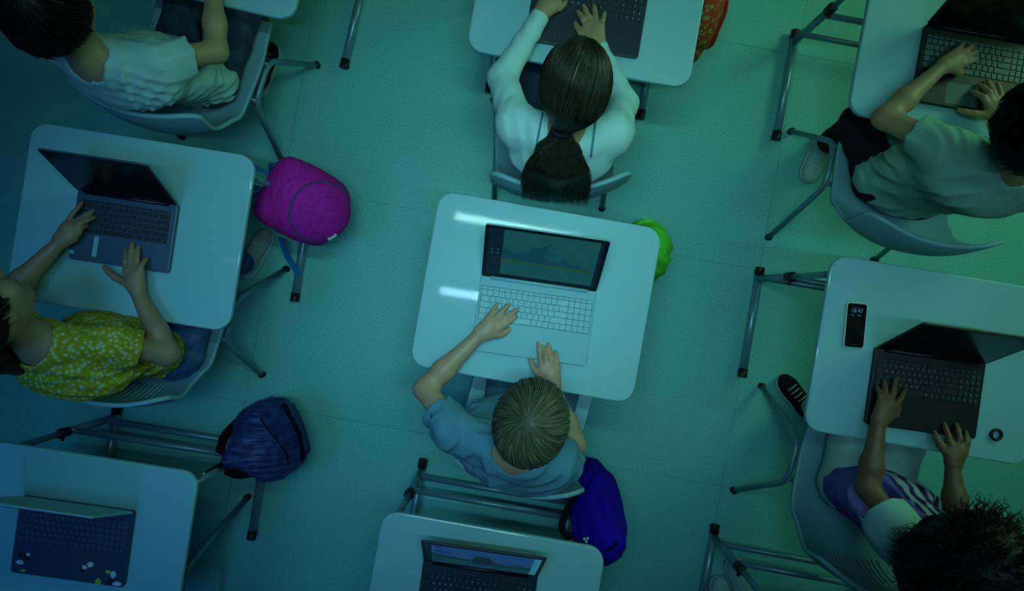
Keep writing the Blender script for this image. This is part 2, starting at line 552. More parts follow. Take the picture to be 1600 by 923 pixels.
# ceiling lamps: housing, diffuser and their light; the linear ones mirror in the desks, the blue panels are added
def lamp(px0, py0, px1, py1, label, level=1.0, color=LAMP_COL, spread=72, width=0.045):
    z = 3.0
    k = (CAMH - 0.70 + z - 0.70) / (CAMH - 0.70)
    a, b = P(px0, py0, 0.70) * k, P(px1, py1, 0.70) * k
    mid = Vector(((a.x + b.x) / 2, (a.y + b.y) / 2, z))
    L = math.hypot(b.x - a.x, b.y - a.y); ang = math.atan2(b.y - a.y, b.x - a.x)
    t = thing('ceiling_lamp', label, 'ceiling lamp', mid, ang, 'linear ceiling lamps')
    obj('housing', mesh('housing', *slab(L + .04, width + .065, 0.012, 0.058, 0.01, 0.006, 2), 'lamp_housing', False), t)
    obj('end_cap', mesh('end_cap', *slab(0.02, width + .07, 0.0, 0.058, 0.004, 0.003, 2), 'lamp_housing', False), t, (L / 2 + 0.025, 0, 0))
    obj('end_cap', mesh('end_cap', *slab(0.02, width + .07, 0.0, 0.058, 0.004, 0.003, 2), 'lamp_housing', False), t, (-L / 2 - 0.025, 0, 0))
    ld = bpy.data.lights.new('lamp_light', 'AREA'); ld.shape = 'RECTANGLE'; ld.size = L; ld.size_y = width
    ld.energy = LAMP_W * level; ld.color = color; ld.spread = R(spread)
    lo_ = bpy.data.objects.new('lamp_light', ld); COL.objects.link(lo_); lo_.parent = t; lo_.location = (0, 0, 0.006)
lamp(346, 405, 600, 443, 'linear ceiling lamp above the yellow blouse girl', .06)
lamp(372, 290, 626, 326, 'linear ceiling lamp above the magenta backpack', .06)
lamp(688, 453, 900, 489, 'linear ceiling lamp above the central silver laptop')
lamp(711, 337, 905, 373, 'linear ceiling lamp above the far edge of the central desk', .9, LAMP_GREEN)
lamp(430, 505, 555, 526, 'wide added blue fill panel above the aisle beside the magenta backpack', .62, FILL_BLUE, 86, .55)  # unseen panel added to turn the left side blue
lamp(455, 835, 555, 851, 'narrow added blue fill panel above the aisle between the two bottom desks', .55, FILL_BLUE, 86, .5)  # second unseen panel, added to make the bottom desks bluer
lamp(1036, 508, 1250, 540, 'linear ceiling lamp above the aisle beside the phone desk', .26)
lamp(1058, 392, 1268, 424, 'linear ceiling lamp above the aisle beside the lime bag', .14, LAMP_GREEN)

# ------------------------------------------------------------------ desks
DW, DD, DH = 0.695, 0.545, 0.70
desk_me = {}
desk_me['top'] = MB().add(*slab(DW, DD, DH - 0.020, DH, 0.052, 0.005, 8)).mesh('tabletop', 'laminate', False)
FX = DW / 2 - 0.034
BY = DD / 2
desk_me['foot'] = MB().add(*tube([(0, BY - 0.022, 0.03), (0, BY - 0.445, 0.03)], 0.0165, 14)).mesh('foot_bar', 'steel_light')
capV = MB().add(*tube([(0, 0.016, 0), (0, 0.012, 0), (0, -0.02, 0)], 0.0185, 14)); capV.add(*tube([(0, 0, -0.03), (0, 0, -0.012)], 0.012, 10))
desk_me['cap'] = capV.mesh('end_cap', 'black_plastic')
PY = BY - 0.055
desk_me['post'] = MB().add(*tube([(0, 0, 0.03), (0, 0, 0.335)], 0.0145, 14)).mesh('leg_post', 'steel')
desk_me['upper'] = MB().add(*tube([(0, 0, 0.30), (0, 0, 0.675)], 0.0112, 12)).mesh('leg_tube', 'steel_light')
desk_me['ring'] = MB().add(*tube([(0, 0, 0.318), (0, 0, 0.324), (0, 0, 0.352), (0, 0, 0.358)], 0.0185, 14)).add(*tube([(0.0, -0.015, 0.338), (0.0, -0.03, 0.338)], 0.006, 8)).mesh('clamp_ring', 'black_plastic')
desk_me['bar'] = MB().add(*tube([(-FX, 0, 0), (FX, 0, 0)], 0.0115, 12)).mesh('crossbar', 'steel')
desk_me['rail'] = MB().add(*box(0, -0.12, 0.672, 0.03, 0.30, 0.016)).mesh('top_bracket', 'steel', False)
desk_me['apron'] = MB().add(*tube([(-FX, 0, 0.665), (FX, 0, 0.665)], 0.011, 12)).mesh('top_rail', 'steel')
desk_me['hook'] = MB().add(*tube(fillet([(0, 0, 0), (0.03, 0, -0.005), (0.045, 0, -0.03), (0.075, 0, -0.03), (0.08, 0, -0.005)], 0.012), 0.004, 8)).mesh('bag_hook', 'black_plastic')
def desk(px, py, ang, label):
    c = P(px, py, DH)
    t = thing('school_desk', label, 'desk', (c.x, c.y, 0), R(-ang), 'white school desks in rows')
    obj('tabletop', desk_me['top'], t)
    for s in (-1, 1):
        f = obj('foot_bar', desk_me['foot'], t, (s * FX, 0, 0))
        obj('end_cap', desk_me['cap'], f, (0, BY - 0.022, 0.03))
        obj('end_cap', desk_me['cap'], f, (0, BY - 0.445, 0.03), (0, 0, math.pi))
        p = obj('leg_post', desk_me['post'], t, (s * FX, PY, 0))
        obj('clamp_ring', desk_me['ring'], p)
        obj('leg_tube', desk_me['upper'], t, (s * FX, PY, 0))
        obj('top_bracket', desk_me['rail'], t, (s * FX, PY, 0))
    obj('crossbar', desk_me['bar'], t, (0, PY, 0.11))
    obj('crossbar', desk_me['bar'], t, (0, PY, 0.29))
    obj('top_rail', desk_me['apron'], t, (0, PY, 0))
    obj('bag_hook', desk_me['hook'], t, (DW / 2 - 0.095, 0.02, DH - 0.022))
    return t
desk(837.5, 464, 10, 'central white desk carrying the open silver laptop with mountain wallpaper')
desk(203.5, 354, 9, 'white desk with the grey laptop of the girl in the yellow blouse')
desk(113.5, 849, 9, 'white desk in the bottom left corner with a stickered laptop')
desk(749, 964, 10, 'white desk at the bottom edge in front of the violet sack')
desk(926, -29, 10, 'white desk at the top edge used by the ponytail girl')
desk(1524.5, 72, 10.5, 'white desk in the top right corner with dark laptop')
desk(1453, 563, 9.5, 'white desk carrying a phone and a black ring')
desk(315, -142, 13, 'white desk in the top left corner showing only one rounded corner')
c = (1.092, -1.256)
desk(800 + c[0] * FOC / (CAMH - DH), 461.5 - c[1] * FOC / (CAMH - DH), 10.5, 'desk at the bottom right showing only its steel leg frame')

# ------------------------------------------------------------------ chairs
def chair_shell():
    spine = [(0.205, 0.405), (0.195, 0.424), (0.15, 0.430), (0.05, 0.420), (-0.06, 0.415), (-0.15, 0.425), (-0.212, 0.465), (-0.256, 0.53), (-0.279, 0.62), (-0.277, 0.70), (-0.266, 0.770)]
    sp = [Vector((0, y, z)) for y, z in spine]
    def cr(t):
        x = min(max(t, 0), 1) * (len(sp) - 1); i = min(int(x), len(sp) - 2); f = x - i
        p = [sp[max(i - 1, 0)], sp[i], sp[i + 1], sp[min(i + 2, len(sp) - 1)]]
        return 0.5 * ((2 * p[1]) + (p[2] - p[0]) * f + (2 * p[0] - 5 * p[1] + 4 * p[2] - p[3]) * f * f + (3 * p[1] - p[0] - 3 * p[2] + p[3]) * f ** 3)
    def lerp(tab, t):
        for (a, va), (b, vb) in zip(tab, tab[1:]):
            if t <= b: 
                s = (t - a) / (b - a); s = s * s * (3 - 2 * s)
                return va + (vb - va) * s
        return tab[-1][1]
    wid = [(0, .192), (.3, .208), (.5, .205), (.68, .193), (.85, .212), (1, .214)]
    cur = [(0, .004), (.25, .012), (.45, .04), (.6, .062), (.75, .058), (1, .064)]
    NU, NT = 73, 62
    V, F = [], []
    for j in range(NT + 1):
        for i in range(NU + 1):
            u = -1 + 2 * i / NU
            t0 = 0.085 * abs(u) ** 5; t1 = 1 - 0.055 * abs(u) ** 8
            t = t0 + (t1 - t0) * j / NT
            p = cr(t); tg = (cr(t + .01) - cr(t - .01)).normalized()
            n = Vector((0, tg.z, -tg.y))          # towards the sitter
            if n.z < 0 and t < .5: n = -n
            if n.y < 0 and t >= .5: n = -n
            w = lerp(wid, t)
            V.append(p + Vector((u * w, 0, 0)) + n * lerp(cur, t) * abs(u) ** 2.2)
    m = NU + 1
    for j in range(NT):
        t = j / NT
        for i in range(NU):
            mid = i - NU // 2
            if .655 < t < .775 and abs(mid) <= 18 and mid % 3 == 0: continue      # ventilation slits
            F.append((j * m + i, j * m + i + 1, (j + 1) * m + i + 1, (j + 1) * m + i))
    return mesh('shell', V, F, 'chair_plastic')
shell_me = chair_shell()
def side(s):
    return MB().add(*tube(fillet([(s * .223, .22, .012), (s * .203, .088, .392), (s * .203, -.070, .392), (s * .223, -.225, .012)], 0.055, 7), 0.0105, 12)).mesh('side_frame', 'steel')
side_me = {1: side(1), -1: side(-1)}
brace_me = MB().add(*tube([(-.203, 0, .388), (.203, 0, .388)], 0.009, 10)).mesh('under_brace', 'steel')
foot_me = MB().add(*tube([(0, 0, 0), (0, 0, .008), (0, 0, .022)], 0.0135, 12)).mesh('foot_glide', 'black_plastic')
def chair(x, y, ang, label):
    t = thing('school_chair', label, 'chair', (x, y, 0), R(ang), 'plastic shell school chairs')
    sh = obj('shell', shell_me, t)
    md = sh.modifiers.new('thickness', 'SOLIDIFY'); md.thickness = 0.013; md.offset = 0
    for s in (-1, 1):
        f = obj('side_frame', side_me[s], t)
        obj('foot_glide', foot_me, f, (s * .223, .22, 0)); obj('foot_glide', foot_me, f, (s * .223, -.225, 0))
    obj('under_brace', brace_me, t, (0, .075, 0)); obj('under_brace', brace_me, t, (0, -.06, 0))
    return t
chair(1.322, .414, -12, 'grey slotted shell chair of the boy with white sneakers')
chair(.148, .583, 0, 'grey slotted shell chair of the ponytail girl')
chair(-1.081, .804, -17, 'grey shell chair under the boy in checked tee')
chair(-1.197, -.055, -13, 'grey shell chair under the girl in yellow blouse')
chair(1.187, -.643, -15, 'grey shell chair under the curly haired girl in cream trousers')
chair(.071, -.326, -16, 'grey shell chair under the blond boy at the central desk')
chair(-1.362, -.985, -15, 'chair at the bottom left stickered laptop desk, one leg showing')

# ------------------------------------------------------------------ laptops
GLYPH = {}
def glyph(ch):
    if ch not in GLYPH:
        cu = bpy.data.curves.new('glyph', 'FONT'); cu.body = ch; cu.size = 1.0; cu.resolution_u = 2
        cu.align_x = 'CENTER'; cu.align_y = 'CENTER'
        o = bpy.data.objects.new('glyph', cu); COL.objects.link(o)
        dg = bpy.context.evaluated_depsgraph_get()
        me = bpy.data.meshes.new_from_object(o.evaluated_get(dg))
        GLYPH[ch] = ([v.co.copy() for v in me.vertices], [tuple(p.vertices) for p in me.polygons])
        bpy.data.objects.remove(o); bpy.data.curves.remove(cu); bpy.data.meshes.remove(me)
    return GLYPH[ch]
def write(mb, s, x, y, z, size):
    V, F = glyph(s)
    mb.add([(v.x * size + x, v.y * size + y, z) for v in V], F)

FULL = [[1] * 19, [1] * 13 + [2] + [1] * 4, [1.5] + [1] * 12 + [1.5] + [1] * 4, [1.75] + [1] * 11 + [2.25] + [1] * 4,
        [1.25] + [1] * 11 + [2.75] + [1] * 4, [1.25, 1, 1.25, 5.5, 1, 1, 1, 1, 1, 1, 1, 1, 1, 1]]
SMALL = [[1] * 15, [1] * 13 + [2], [1.5] + [1] * 12 + [1.5], [1.75] + [1] * 11 + [2.25], [2.25] + [1] * 10 + [2.75],
         [1, 1, 1, 1.25, 5.5, 1.25, 1, 1, 1, 1]]
LEGEND = ['', '`1234567890-=', ' qwertyuiop[]', ' asdfghjkl;\'', ' zxcvbnm,./', '']
key_cache = {}
def key_mesh(w, d, m):
    k = (round(w, 5), round(d, 5), m)
    if k not in key_cache:
        key_cache[k] = MB().add(*slab(w, d, 0, 0.0022, 0.0016, 0.0006, 1)).mesh('key', m, False)
    return key_cache[k]
legend_cache = {}
def laptop(label, px, py, ang, w, d, lean, h, body, keys, legend, rows=FULL, picture=None, bezel='bezel', lidmat=None, kb_y=0.040, hinge='bezel', pad='body'):
    z0 = DH + 0.0005
    c = P(px, py, DH + 0.017)
    t = thing('laptop', label, 'laptop', (c.x, c.y, z0), R(-ang), 'open laptops on the desks')
    T = 0.0165
    obj('base', MB().add(*slab(w, d, 0, T, 0.010, 0.0025, 4)).mesh('base', body, False), t)
    units = max(sum(r) for r in rows)
    pit = (w - 0.016) / units if units > 16 else (w - 0.030) / units
    rowp = 0.0182
    kw, kd = units * pit, 5.55 * rowp
    kb = obj('keyboard', MB().add(*slab(kw + 0.004, kd + 0.004, T - 0.001, T + 0.0004, 0.004, 0.0004, 2)).mesh('keyboard', 'key_gap' if body == 'laptop_silver' else body, False), t, (0, kb_y - 0.004, 0))
    y = kd / 2
    lg = MB()
    for ri, r in enumerate(rows):
        hh = rowp * (0.55 if ri == 0 else 1.0)
        x = -kw / 2
        for ki, u in enumerate(r):
            gap = 0.0026
            kx, ky = x + u * pit / 2, y - hh / 2
            obj('key', key_mesh(u * pit - gap, hh - gap, keys), kb, (kx, ky, T + 0.0004))
            if ri > 0 and u == 1:
                ch = LEGEND[ri][ki] if ki < len(LEGEND[ri]) else '789/456*123-0.+='[(ki * 3 + ri) % 16]
                if ch != ' ': write(lg, ch.upper(), kx - 0.002, ky + 0.001, T + 0.00275, 0.0075)
            elif u == 1:
                write(lg, '-', kx, ky, T + 0.00275, 0.009)
            x += u * pit
        y -= hh
    obj('key_legends', lg.mesh('key_legends', legend, False), kb)
    obj('touchpad', MB().add(*slab(0.105, 0.064, T - 0.001, T + 0.0005, 0.005, 0.0004, 2)).mesh('touchpad', keys if pad == 'keys' else body, False), t, (-0.03 if units > 16 else 0.0, -d / 2 + 0.042, 0))
    th = R(90 - lean)
    def panel(ww, hh, za, zb, rc, be):
        Vp, Fp = slab(ww, hh, za, zb, rc, be, 4)
        return [(v[0], v[1] + h / 2, v[2]) for v in Vp], Fp
    lid = obj('lid', MB().add(*panel(w, h, -0.007, -0.0006, 0.009, 0.002)).mesh('lid', lidmat or body, False), t, (0, d / 2 - 0.006, T + 0.001), (th, 0, 0))
    obj('bezel', MB().add(*panel(w - 0.002, h - 0.002, -0.0008, 0.0004, 0.008, 0.0005)).mesh('bezel', bezel, False), lid)
    obj('hinge_cover', MB().add(*tube([(-w * 0.42, 0, 0), (w * 0.42, 0, 0)], 0.0055, 10)).mesh('hinge_cover', hinge), t, (0, d / 2 - 0.007, T + 0.0045))
    # the picture on the display: flat print, one polygon per tone
    x0, x1, y0, y1 = -w / 2 + 0.012, w / 2 - 0.012, 0.020, h - 0.011
    V, F, fm, mats = [], [], [], []
    def poly(pts, m):
        k = len(fm)
        zz = 0.0007 + 0.00006 * k
        o = len(V)
        V.extend([(x0 + (x1 - x0) * u, y0 + (y1 - y0) * v, zz) for u, v in pts])
        F.append(tuple(range(o, o + len(pts)))); 
        if m not in mats: mats.append(m)
        fm.append(mats.index(m))
    if picture: picture(poly)
    else: poly([(0, 0), (1, 0), (1, 1), (0, 1)], 'screen_off')
    obj('display', mesh('display', V, F, None, False, mats=mats, fm=fm), lid)
    return t

emit_mat('pic_sky_teal', (0.006, 0.060, 0.062)); emit_mat('pic_mountain', (0.003, 0.040, 0.060)); emit_mat('pic_far', (0.004, 0.056, 0.070))
emit_mat('pic_olive', (0.010, 0.060, 0.022)); emit_mat('pic_field', (0.004, 0.058, 0.062)); emit_mat('pic_panel', (0.001, 0.009, 0.022)); emit_mat('pic_icon', (0.02, 0.08, 0.09))
def mountains(poly):
    poly([(0, 0), (1, 0), (1, 1), (0, 1)], 'pic_panel')
    poly([(.13, .02), (.965, .02), (.965, 1), (.13, 1)], 'pic_sky_teal')
    poly([(.13, .36), (.965, .36), (.965, .52), (.90, .50), (.84, .47), (.76, .55), (.70, .64), (.66, .60), (.60, .70), (.55, .85), (.50, .75), (.44, .71), (.38, .68), (.30, .62), (.22, .58), (.13, .66)], 'pic_far')
    poly([(.13, .36), (.90, .36), (.84, .44), (.75, .42), (.68, .52), (.62, .46), (.56, .43), (.50, .52), (.545, .83), (.48, .74), (.40, .66), (.32, .55), (.24, .52), (.13, .62)], 'pic_mountain')
    poly([(.13, .30), (.965, .30), (.965, .34), (.8, .35), (.6, .355), (.4, .36), (.13, .38)], 'pic_olive')
    poly([(.13, .02), (.965, .02), (.965, .30), (.13, .32)], 'pic_field')
    for k, v in enumerate((.55, .47)):
        for u in (.035, .085):
            poly([(u, v), (u + .012, v), (u + .012, v + .03), (u, v + .03)], 'pic_icon')
emit_mat('pic_blue', (0.008, 0.045, 0.13)); emit_mat('pic_cloud', (0.004, 0.020, 0.07)); emit_mat('pic_tree', (0.004, 0.018, 0.030)); emit_mat('pic_green', (0.004, 0.040, 0.055)); emit_mat('pic_grove', (0.005, 0.026, 0.036))
emit_mat('pic_bright', (0.02, 0.14, 0.22))
def meadow(poly):
    poly([(0, 0), (1, 0), (1, 1), (0, 1)], 'pic_blue')
    poly([(0, 0), (.05, 0), (.05, 1), (0, 1)], 'pic_panel')
    poly([(.07, .78), (.20, .70), (.25, .62), (.18, .66), (.10, .66)], 'pic_cloud')
    poly([(.07, .95), (.16, .86), (.12, .98)], 'pic_cloud')
    poly([(.05, 0), (.94, 0), (.94, .30), (.05, .40)], 'pic_green')
    poly([(.05, .34), (.94, .20), (.94, .44), (.88, .40), (.83, .48), (.74, .38), (.60, .46), (.40, .46), (.24, .47), (.05, .56)], 'pic_grove')
    poly([(.42, .20), (.56, .18), (.60, .40), (.59, .58), (.56, .68), (.50, .66), (.47, .72), (.43, .66), (.415, .5)], 'pic_tree')
    poly([(.94, 0), (1, 0), (1, 1), (.94, 1)], 'pic_bright')
emit_mat('pic_dim', (0.004, 0.014, 0.020))
laptop('silver laptop with mountain wallpaper and dark bezel on the central desk', 834, 500, 8, .354, .234, 41, .216, 'laptop_silver', 'key_silver', 'legend_dark', picture=mountains, hinge='laptop_silver', kb_y=.036)
laptop('small grey laptop with black keys in front of the yellow blouse girl', 192, 361, 8.5, .308, .214, 24, .208, 'laptop_grey', 'key_black', 'legend_dim', rows=SMALL, kb_y=.034)
laptop('navy laptop with colourful stickers on its palm rest', 112, 846.5, 8, .348, .234, 15, .215, 'laptop_navy', 'key_navy', 'legend_dim', lidmat='laptop_silver')
laptop('dark laptop showing a meadow with trees at the bottom edge', 743, 945, 8, .352, .235, 35, .222, 'laptop_dark', 'key_dark', 'legend_white', picture=meadow, bezel='laptop_dark')
laptop('black laptop under the hands of the ponytail girl', 918.7, 15.5, 9.5, .35, .238, 25, .22, 'laptop_dark', 'key_dark', 'legend_white')
lp_r1 = laptop('dark laptop with teal grey keys in the top right corner', 1526, 112, 10, .352, .238, 22, .22, 'laptop_black', 'key_mid', 'legend_dim', pad='keys')
laptop('black laptop beside the phone on the right desk', 1447, 614, 8, .338, .238, 22, .225, 'laptop_black', 'key_black', 'legend_white')

def on_desk(name, me, px, py, ang, z, label, cat, group=None):
    p = P(px, py, z)
    return tag(obj(name, me, None, p, (0, 0, R(-ang))), label, cat, group)
# stickers on the navy and grey laptops' palm rests
LT = DH + 0.0005 + 0.0165
def sticker(pts, m): 
    V = [(x, y, 0) for x, y in pts] + [(x, y, .0006) for x, y in pts]; n = len(pts)
    return mesh('sticker', V, [tuple(reversed(range(n))), tuple(range(n, 2 * n))] + [(i, (i + 1) % n, n + (i + 1) % n, n + i) for i in range(n)], m, False)
def blob(rx, ry, seed, n=14):
    rs = random.Random(seed)
    return [(rx * math.cos(6.283 * i / n) * rs.uniform(.8, 1.15), ry * math.sin(6.283 * i / n) * rs.uniform(.8, 1.15)) for i in range(n)]
for k, (px, py, rx, ry, m, what) in enumerate([
        (35, 866, .012, .009, 'black_plastic', 'black sticker at the left of the navy palm rest'),
        (43, 872, .008, .007, 'black_plastic', 'small black sticker below the keys of the navy laptop'),
        (31, 878, .012, .007, 'sticker_white', 'white sticker at the left end of the navy palm rest'),
        (44, 866, .007, .005, 'sticker_white', 'tiny white sticker beside the black one on the navy laptop'),
        (36, 891, .009, .004, 'sticker_lime', 'lime sticker at the front left of the navy laptop'),
        (141, 882, .010, .009, 'sticker_white', 'white sticker right of the navy touchpad'),
        (132, 886, .008, .006, 'sticker_white', 'small white sticker touching the navy touchpad'),
        (127, 891, .008, .007, 'black_plastic', 'round black sticker beside the navy touchpad'),
        (169, 893, .010, .006, 'sticker_lime', 'lime leaf shaped sticker on the right of the navy palm rest'),
        (177, 897, .009, .011, 'sticker_white', 'tall white sticker on the right of the navy palm rest'),
        (172, 909, .009, .010, 'black_plastic', 'black sticker near the front right corner of the navy laptop'),
        (183, 912, .014, .007, 'sticker_white', 'white sticker at the front right corner of the navy laptop'),
        (153, 909, .010, .011, 'sticker_lime', 'yellow round sticker on the front edge of the navy laptop')]):
    on_desk('sticker', sticker(blob(rx, ry, k), m), px, py, 8, LT + .0006 + .0007 * (k % 3), what, 'sticker', 'stickers on the navy laptop')
on_desk('sticker', sticker(outline(.014, .062, .002, 2), 'laptop_silver'), 149, 385, 9, LT + .0007, 'pale upright label on the grey laptop palm rest', 'sticker')
on_desk('sticker', sticker(outline(.014, .010, .002, 2), 'laptop_silver'), 112, 393, 9, LT + .0003, 'tiny square label on the front left of the grey laptop', 'sticker')

# phone and ring
ph = P(1334.5, 508, DH)
t = thing('phone', 'black phone in a pale case lying screen up on the right desk', 'phone', (ph.x, ph.y, DH + .0003), R(-5.5))
obj('case', MB().add(*slab(.064, .139, 0, .0085, .010, .002, 5)).mesh('case', 'phone_case', False), t)
scr = obj('screen', MB().add(*slab(.0585, .1335, .008, .0093, .008, .0004, 5)).mesh('screen', 'screen_off', False), t)
emit_mat('clock_glow', (0.03, 0.13, 0.17)); emit_mat('widget_glow', (0.008, 0.03, 0.045))
mb = MB(); write(mb, '18:47', 0, .044, .00955, .017)
obj('clock_digits', mb.mesh('clock_digits', 'clock_glow', False), scr)
obj('widget', MB().add(*box(0, .054, .0095, .030, .0018, .0002)).mesh('widget', 'widget_glow', False), scr)
obj('widget', MB().add(*box(-.013, .031, .0095, .010, .005, .0002)).mesh('widget', 'widget_glow', False), scr)
obj('widget', MB().add(*box(.008, .031, .0095, .012, .005, .0002)).mesh('widget', 'widget_glow', False), scr)
obj('widget', MB().add(*box(0, -.058, .0095, .018, .0014, .0002)).mesh('widget', 'widget_glow', False), scr)
pr = P(1557, 679, DH + .005)
V, F = [], []
for i in range(28):
    a = 6.28319 * i / 28
    for k in range(10):
        b = 6.28319 * k / 10
        rr = .0155 + .0042 * math.cos(b)
        V.append((rr * math.cos(a), rr * math.sin(a), .0048 * math.sin(b)))
for i in range(28):
    for k in range(10):
        F.append((i * 10 + k, ((i + 1) % 28) * 10 + k, ((i + 1) % 28) * 10 + (k + 1) % 10, i * 10 + (k + 1) % 10))
tag(obj('ring', mesh('ring', V, F, 'black_plastic'), None, pr), 'small black ring lying near the corner of the phone desk', 'ring')

# ------------------------------------------------------------------ bags
def frame(fwd, up=(0, 0, 1)):
    """rows: right, forward, up"""
    f = Vector(fwd).normalized(); r = f.cross(Vector(up)).normalized(); u = r.cross(f).normalized()
    return np.array([r, f, u])
def cast(prims, pts, dirs, disp=None, reach=0.4):
    """first hit on the soft shape along each ray"""
    p = arr(pts); d = arr(dirs); d = d / np.linalg.norm(d, axis=-1, keepdims=True)
    if d.ndim == 1: d = np.tile(d, (len(p), 1))
    for _ in range(60):
        p = p + d * (field(prims, p, disp) * 0.6)[:, None]
    return p

# magenta backpack, upright beside the desk, front towards the aisle
def magenta_bag():
    base = Vector((-.735, .335, 0))
    t = thing('backpack', 'magenta backpack with blue straps standing beside the left desk', 'backpack', base)
    M = frame((math.cos(R(-28)), math.sin(R(-28)), .85))
    r_, f_, u_ = M
    c = arr((-.742, .330, .37))
    pr = [rbox(c - f_ * .01, (.128, .062, .150), .060, M, .05), ell(c + f_ * .03 - u_ * .01, (.122, .095, .145), M, .05), ell(c + f_ * .062 - u_ * .035, (.105, .066, .115), M, .02)]
    fo = folds(3, .0022, 130, u_)
    b = soft('body', pr, .006, 'bag_magenta', t, fo, .01, base)
    def onto(uv, n=30, r=.003):
        pts = [c + r_ * u + u_ * v + f_ * .3 for u, v in uv]
        q = cast(pr, pts, -f_, fo)
        return [Vector(x) - base for x in q]
    arc = [(-.108 * math.cos(a), -.030 + .128 * math.sin(a)) for a in np.linspace(-.40, math.pi + .40, 40)]
    obj('pocket_zip', MB().add(*tube(onto(arc), .0035, 6)).mesh('pocket_zip', 'zip_teal'), t)
    arc = [(-.118 * math.cos(a), -.015 + .150 * math.sin(a)) for a in np.linspace(.2, math.pi - .2, 34)]
    obj('main_zip', MB().add(*tube(onto(arc), .0022, 6)).mesh('main_zip', 'bag_magenta'), t)
    arc = [(-.070 * math.cos(a), -.045 + .088 * math.sin(a)) for a in np.linspace(.1, math.pi - .1, 24)]
    obj('seam', MB().add(*tube(onto(arc), .0018, 6)).mesh('seam', 'bag_magenta'), t)
    q = onto([(.075, -.090), (.045, -.104)])
    tg = [q[0] + Vector(f_) * .004, q[1] + Vector(f_) * .004]
    obj('brand_tag', MB().add(*strip(tg, Vector(f_), .012, .002)).mesh('brand_tag', 'tag_white', False), t)
    # straps on the back panel and the hanging loop
    for s in (-1, 1):
        path = [c - f_ * .07 + r_ * s * .045 + u_ * .140, c - f_ * .115 + r_ * s * .06 + u_ * .11, c - f_ * .118 + r_ * s * .075 - u_ * .02, c - f_ * .08 + r_ * s * .10 - u_ * .15]
        path = fillet(path, .07)
        obj('shoulder_strap', MB().add(*strip([Vector(p) - base for p in path], Vector(f_), .035, .006)).mesh('shoulder_strap', 'strap_blue', False), t)
    loop = fillet([c - f_ * .05 + r_ * -.03 + u_ * .14, c - f_ * .09 + r_ * -.035 + u_ * .20, c - f_ * .105 + r_ * .03 + u_ * .20, c - f_ * .05 + r_ * .03 + u_ * .14], .02)
    obj('top_handle', MB().add(*strip([Vector(p) - base for p in loop], [Vector(f_)] * len(loop), .016, .004)).mesh('top_handle', 'strap_blue', False), t)
    tail = fillet([P(440, 372, .16), P(446, 395, .10), P(455, 410, .06), P(468, 430, .055)], .04)
    obj('loose_strap', MB().add(*strip([p - base for p in tail], Vector((0, 0, 1)), .022, .003)).mesh('loose_strap', 'strap_blue', False), t)
magenta_bag()

def navy_bag():
    base = P(418, 682, 0)
    t = thing('backpack', 'dark navy shiny backpack with black trim near the bottom left desk', 'backpack', base)
    top = P(352, 722, .46); bot = P(466, 664, .20)
    up = (top - bot).normalized()
    side_ = Vector((-0.30, 0.95, 0.10)); side_ = (side_ - up * side_.dot(up)).normalized()
    f = up.cross(side_).normalized()
    if f.z < 0: f = -f
    M = np.array([side_, f, up]); r_, f_, u_ = M
    c = arr((top + bot) / 2)
    pr = [rbox(c - u_ * .04, (.130, .062, .105), .052, M, .05), ell(c - u_ * .045, (.142, .085, .115), M, .05), cone(c + u_ * .03, c + u_ * .145, .080, .026, .06, r_, 1.25)]
    fo = folds(8, .008, 270, r_ + f_ * .3, .35)
    soft('body', pr, .006, 'bag_navy', t, fo, .02, base)
    def onto(uv):
        q = cast(pr, [c + r_ * u + u_ * v + f_ * .3 for u, v in uv], -f_, fo)
        return [Vector(x) - base for x in q if np.linalg.norm(x - c) < .3]
    edge = onto([(u, -.075 - .010 * math.cos(u * 12)) for u in np.linspace(-.112, .112, 18)])
    obj('trim', MB().add(*strip([p + Vector(f_) * .006 for p in edge], Vector(f_), .016, .006)).mesh('trim', 'strap_black', False), t)
    # the smooth flap below the trim
    V, F = [], []
    rows_ = [onto([(u, v) for u in np.linspace(-.095, .095, 14)]) for v in np.linspace(-.088, -.132, 7)]
    for r in rows_: V += [p + Vector(f_) * .004 for p in r]
    for j in range(6):
        for i in range(13): F.append((j * 14 + i, j * 14 + i + 1, j * 14 + 15 + i, j * 14 + 14 + i))
    fl = obj('flap', mesh('flap', V, F, 'bag_navy_panel'), t)
    md = fl.modifiers.new('thickness', 'SOLIDIFY'); md.thickness = .003
    mid = onto([(u, .005 + .02 * math.sin(u * 20)) for u in np.linspace(-.10, .10, 18)])
    obj('zip', MB().add(*tube([p + Vector(f_) * .002 for p in mid], .003, 6)).mesh('zip', 'strap_black'), t)
    for s in (-1, 1):
        pth = fillet([c + u_ * .15 + r_ * s * .03 - f_ * .03, c + u_ * .10 + r_ * s * .075 - f_ * .06, c - u_ * .06 + r_ * s * .125 - f_ * .075, c - u_ * .13 + r_ * s * .12 - f_ * .05], .05)
        obj('shoulder_strap', MB().add(*strip([Vector(p) - base for p in pth], Vector(f_), .032, .006)).mesh('shoulder_strap', 'strap_black', False), t)
    end = P(316, 744, .52)
    pth = fillet([Vector(c + u_ * .135), P(338, 731, .49), end], .02)
    obj('top_handle', MB().add(*strip([Vector(p) - base for p in pth], Vector((.3, .3, 1)), .020, .004)).mesh('top_handle', 'strap_black', False), t)
    for k in range(4):
        a = P(318 + k * 1.5, 740 + k * 3, .56 - k * .012)
        obj('chain_bead', MB().add(*tube([a - base + Vector((0, 0, -.004)), a - base, a - base + Vector((0, 0, .004))], .0042, 8)).mesh('chain_bead', 'sticker_white'), t)
navy_bag()

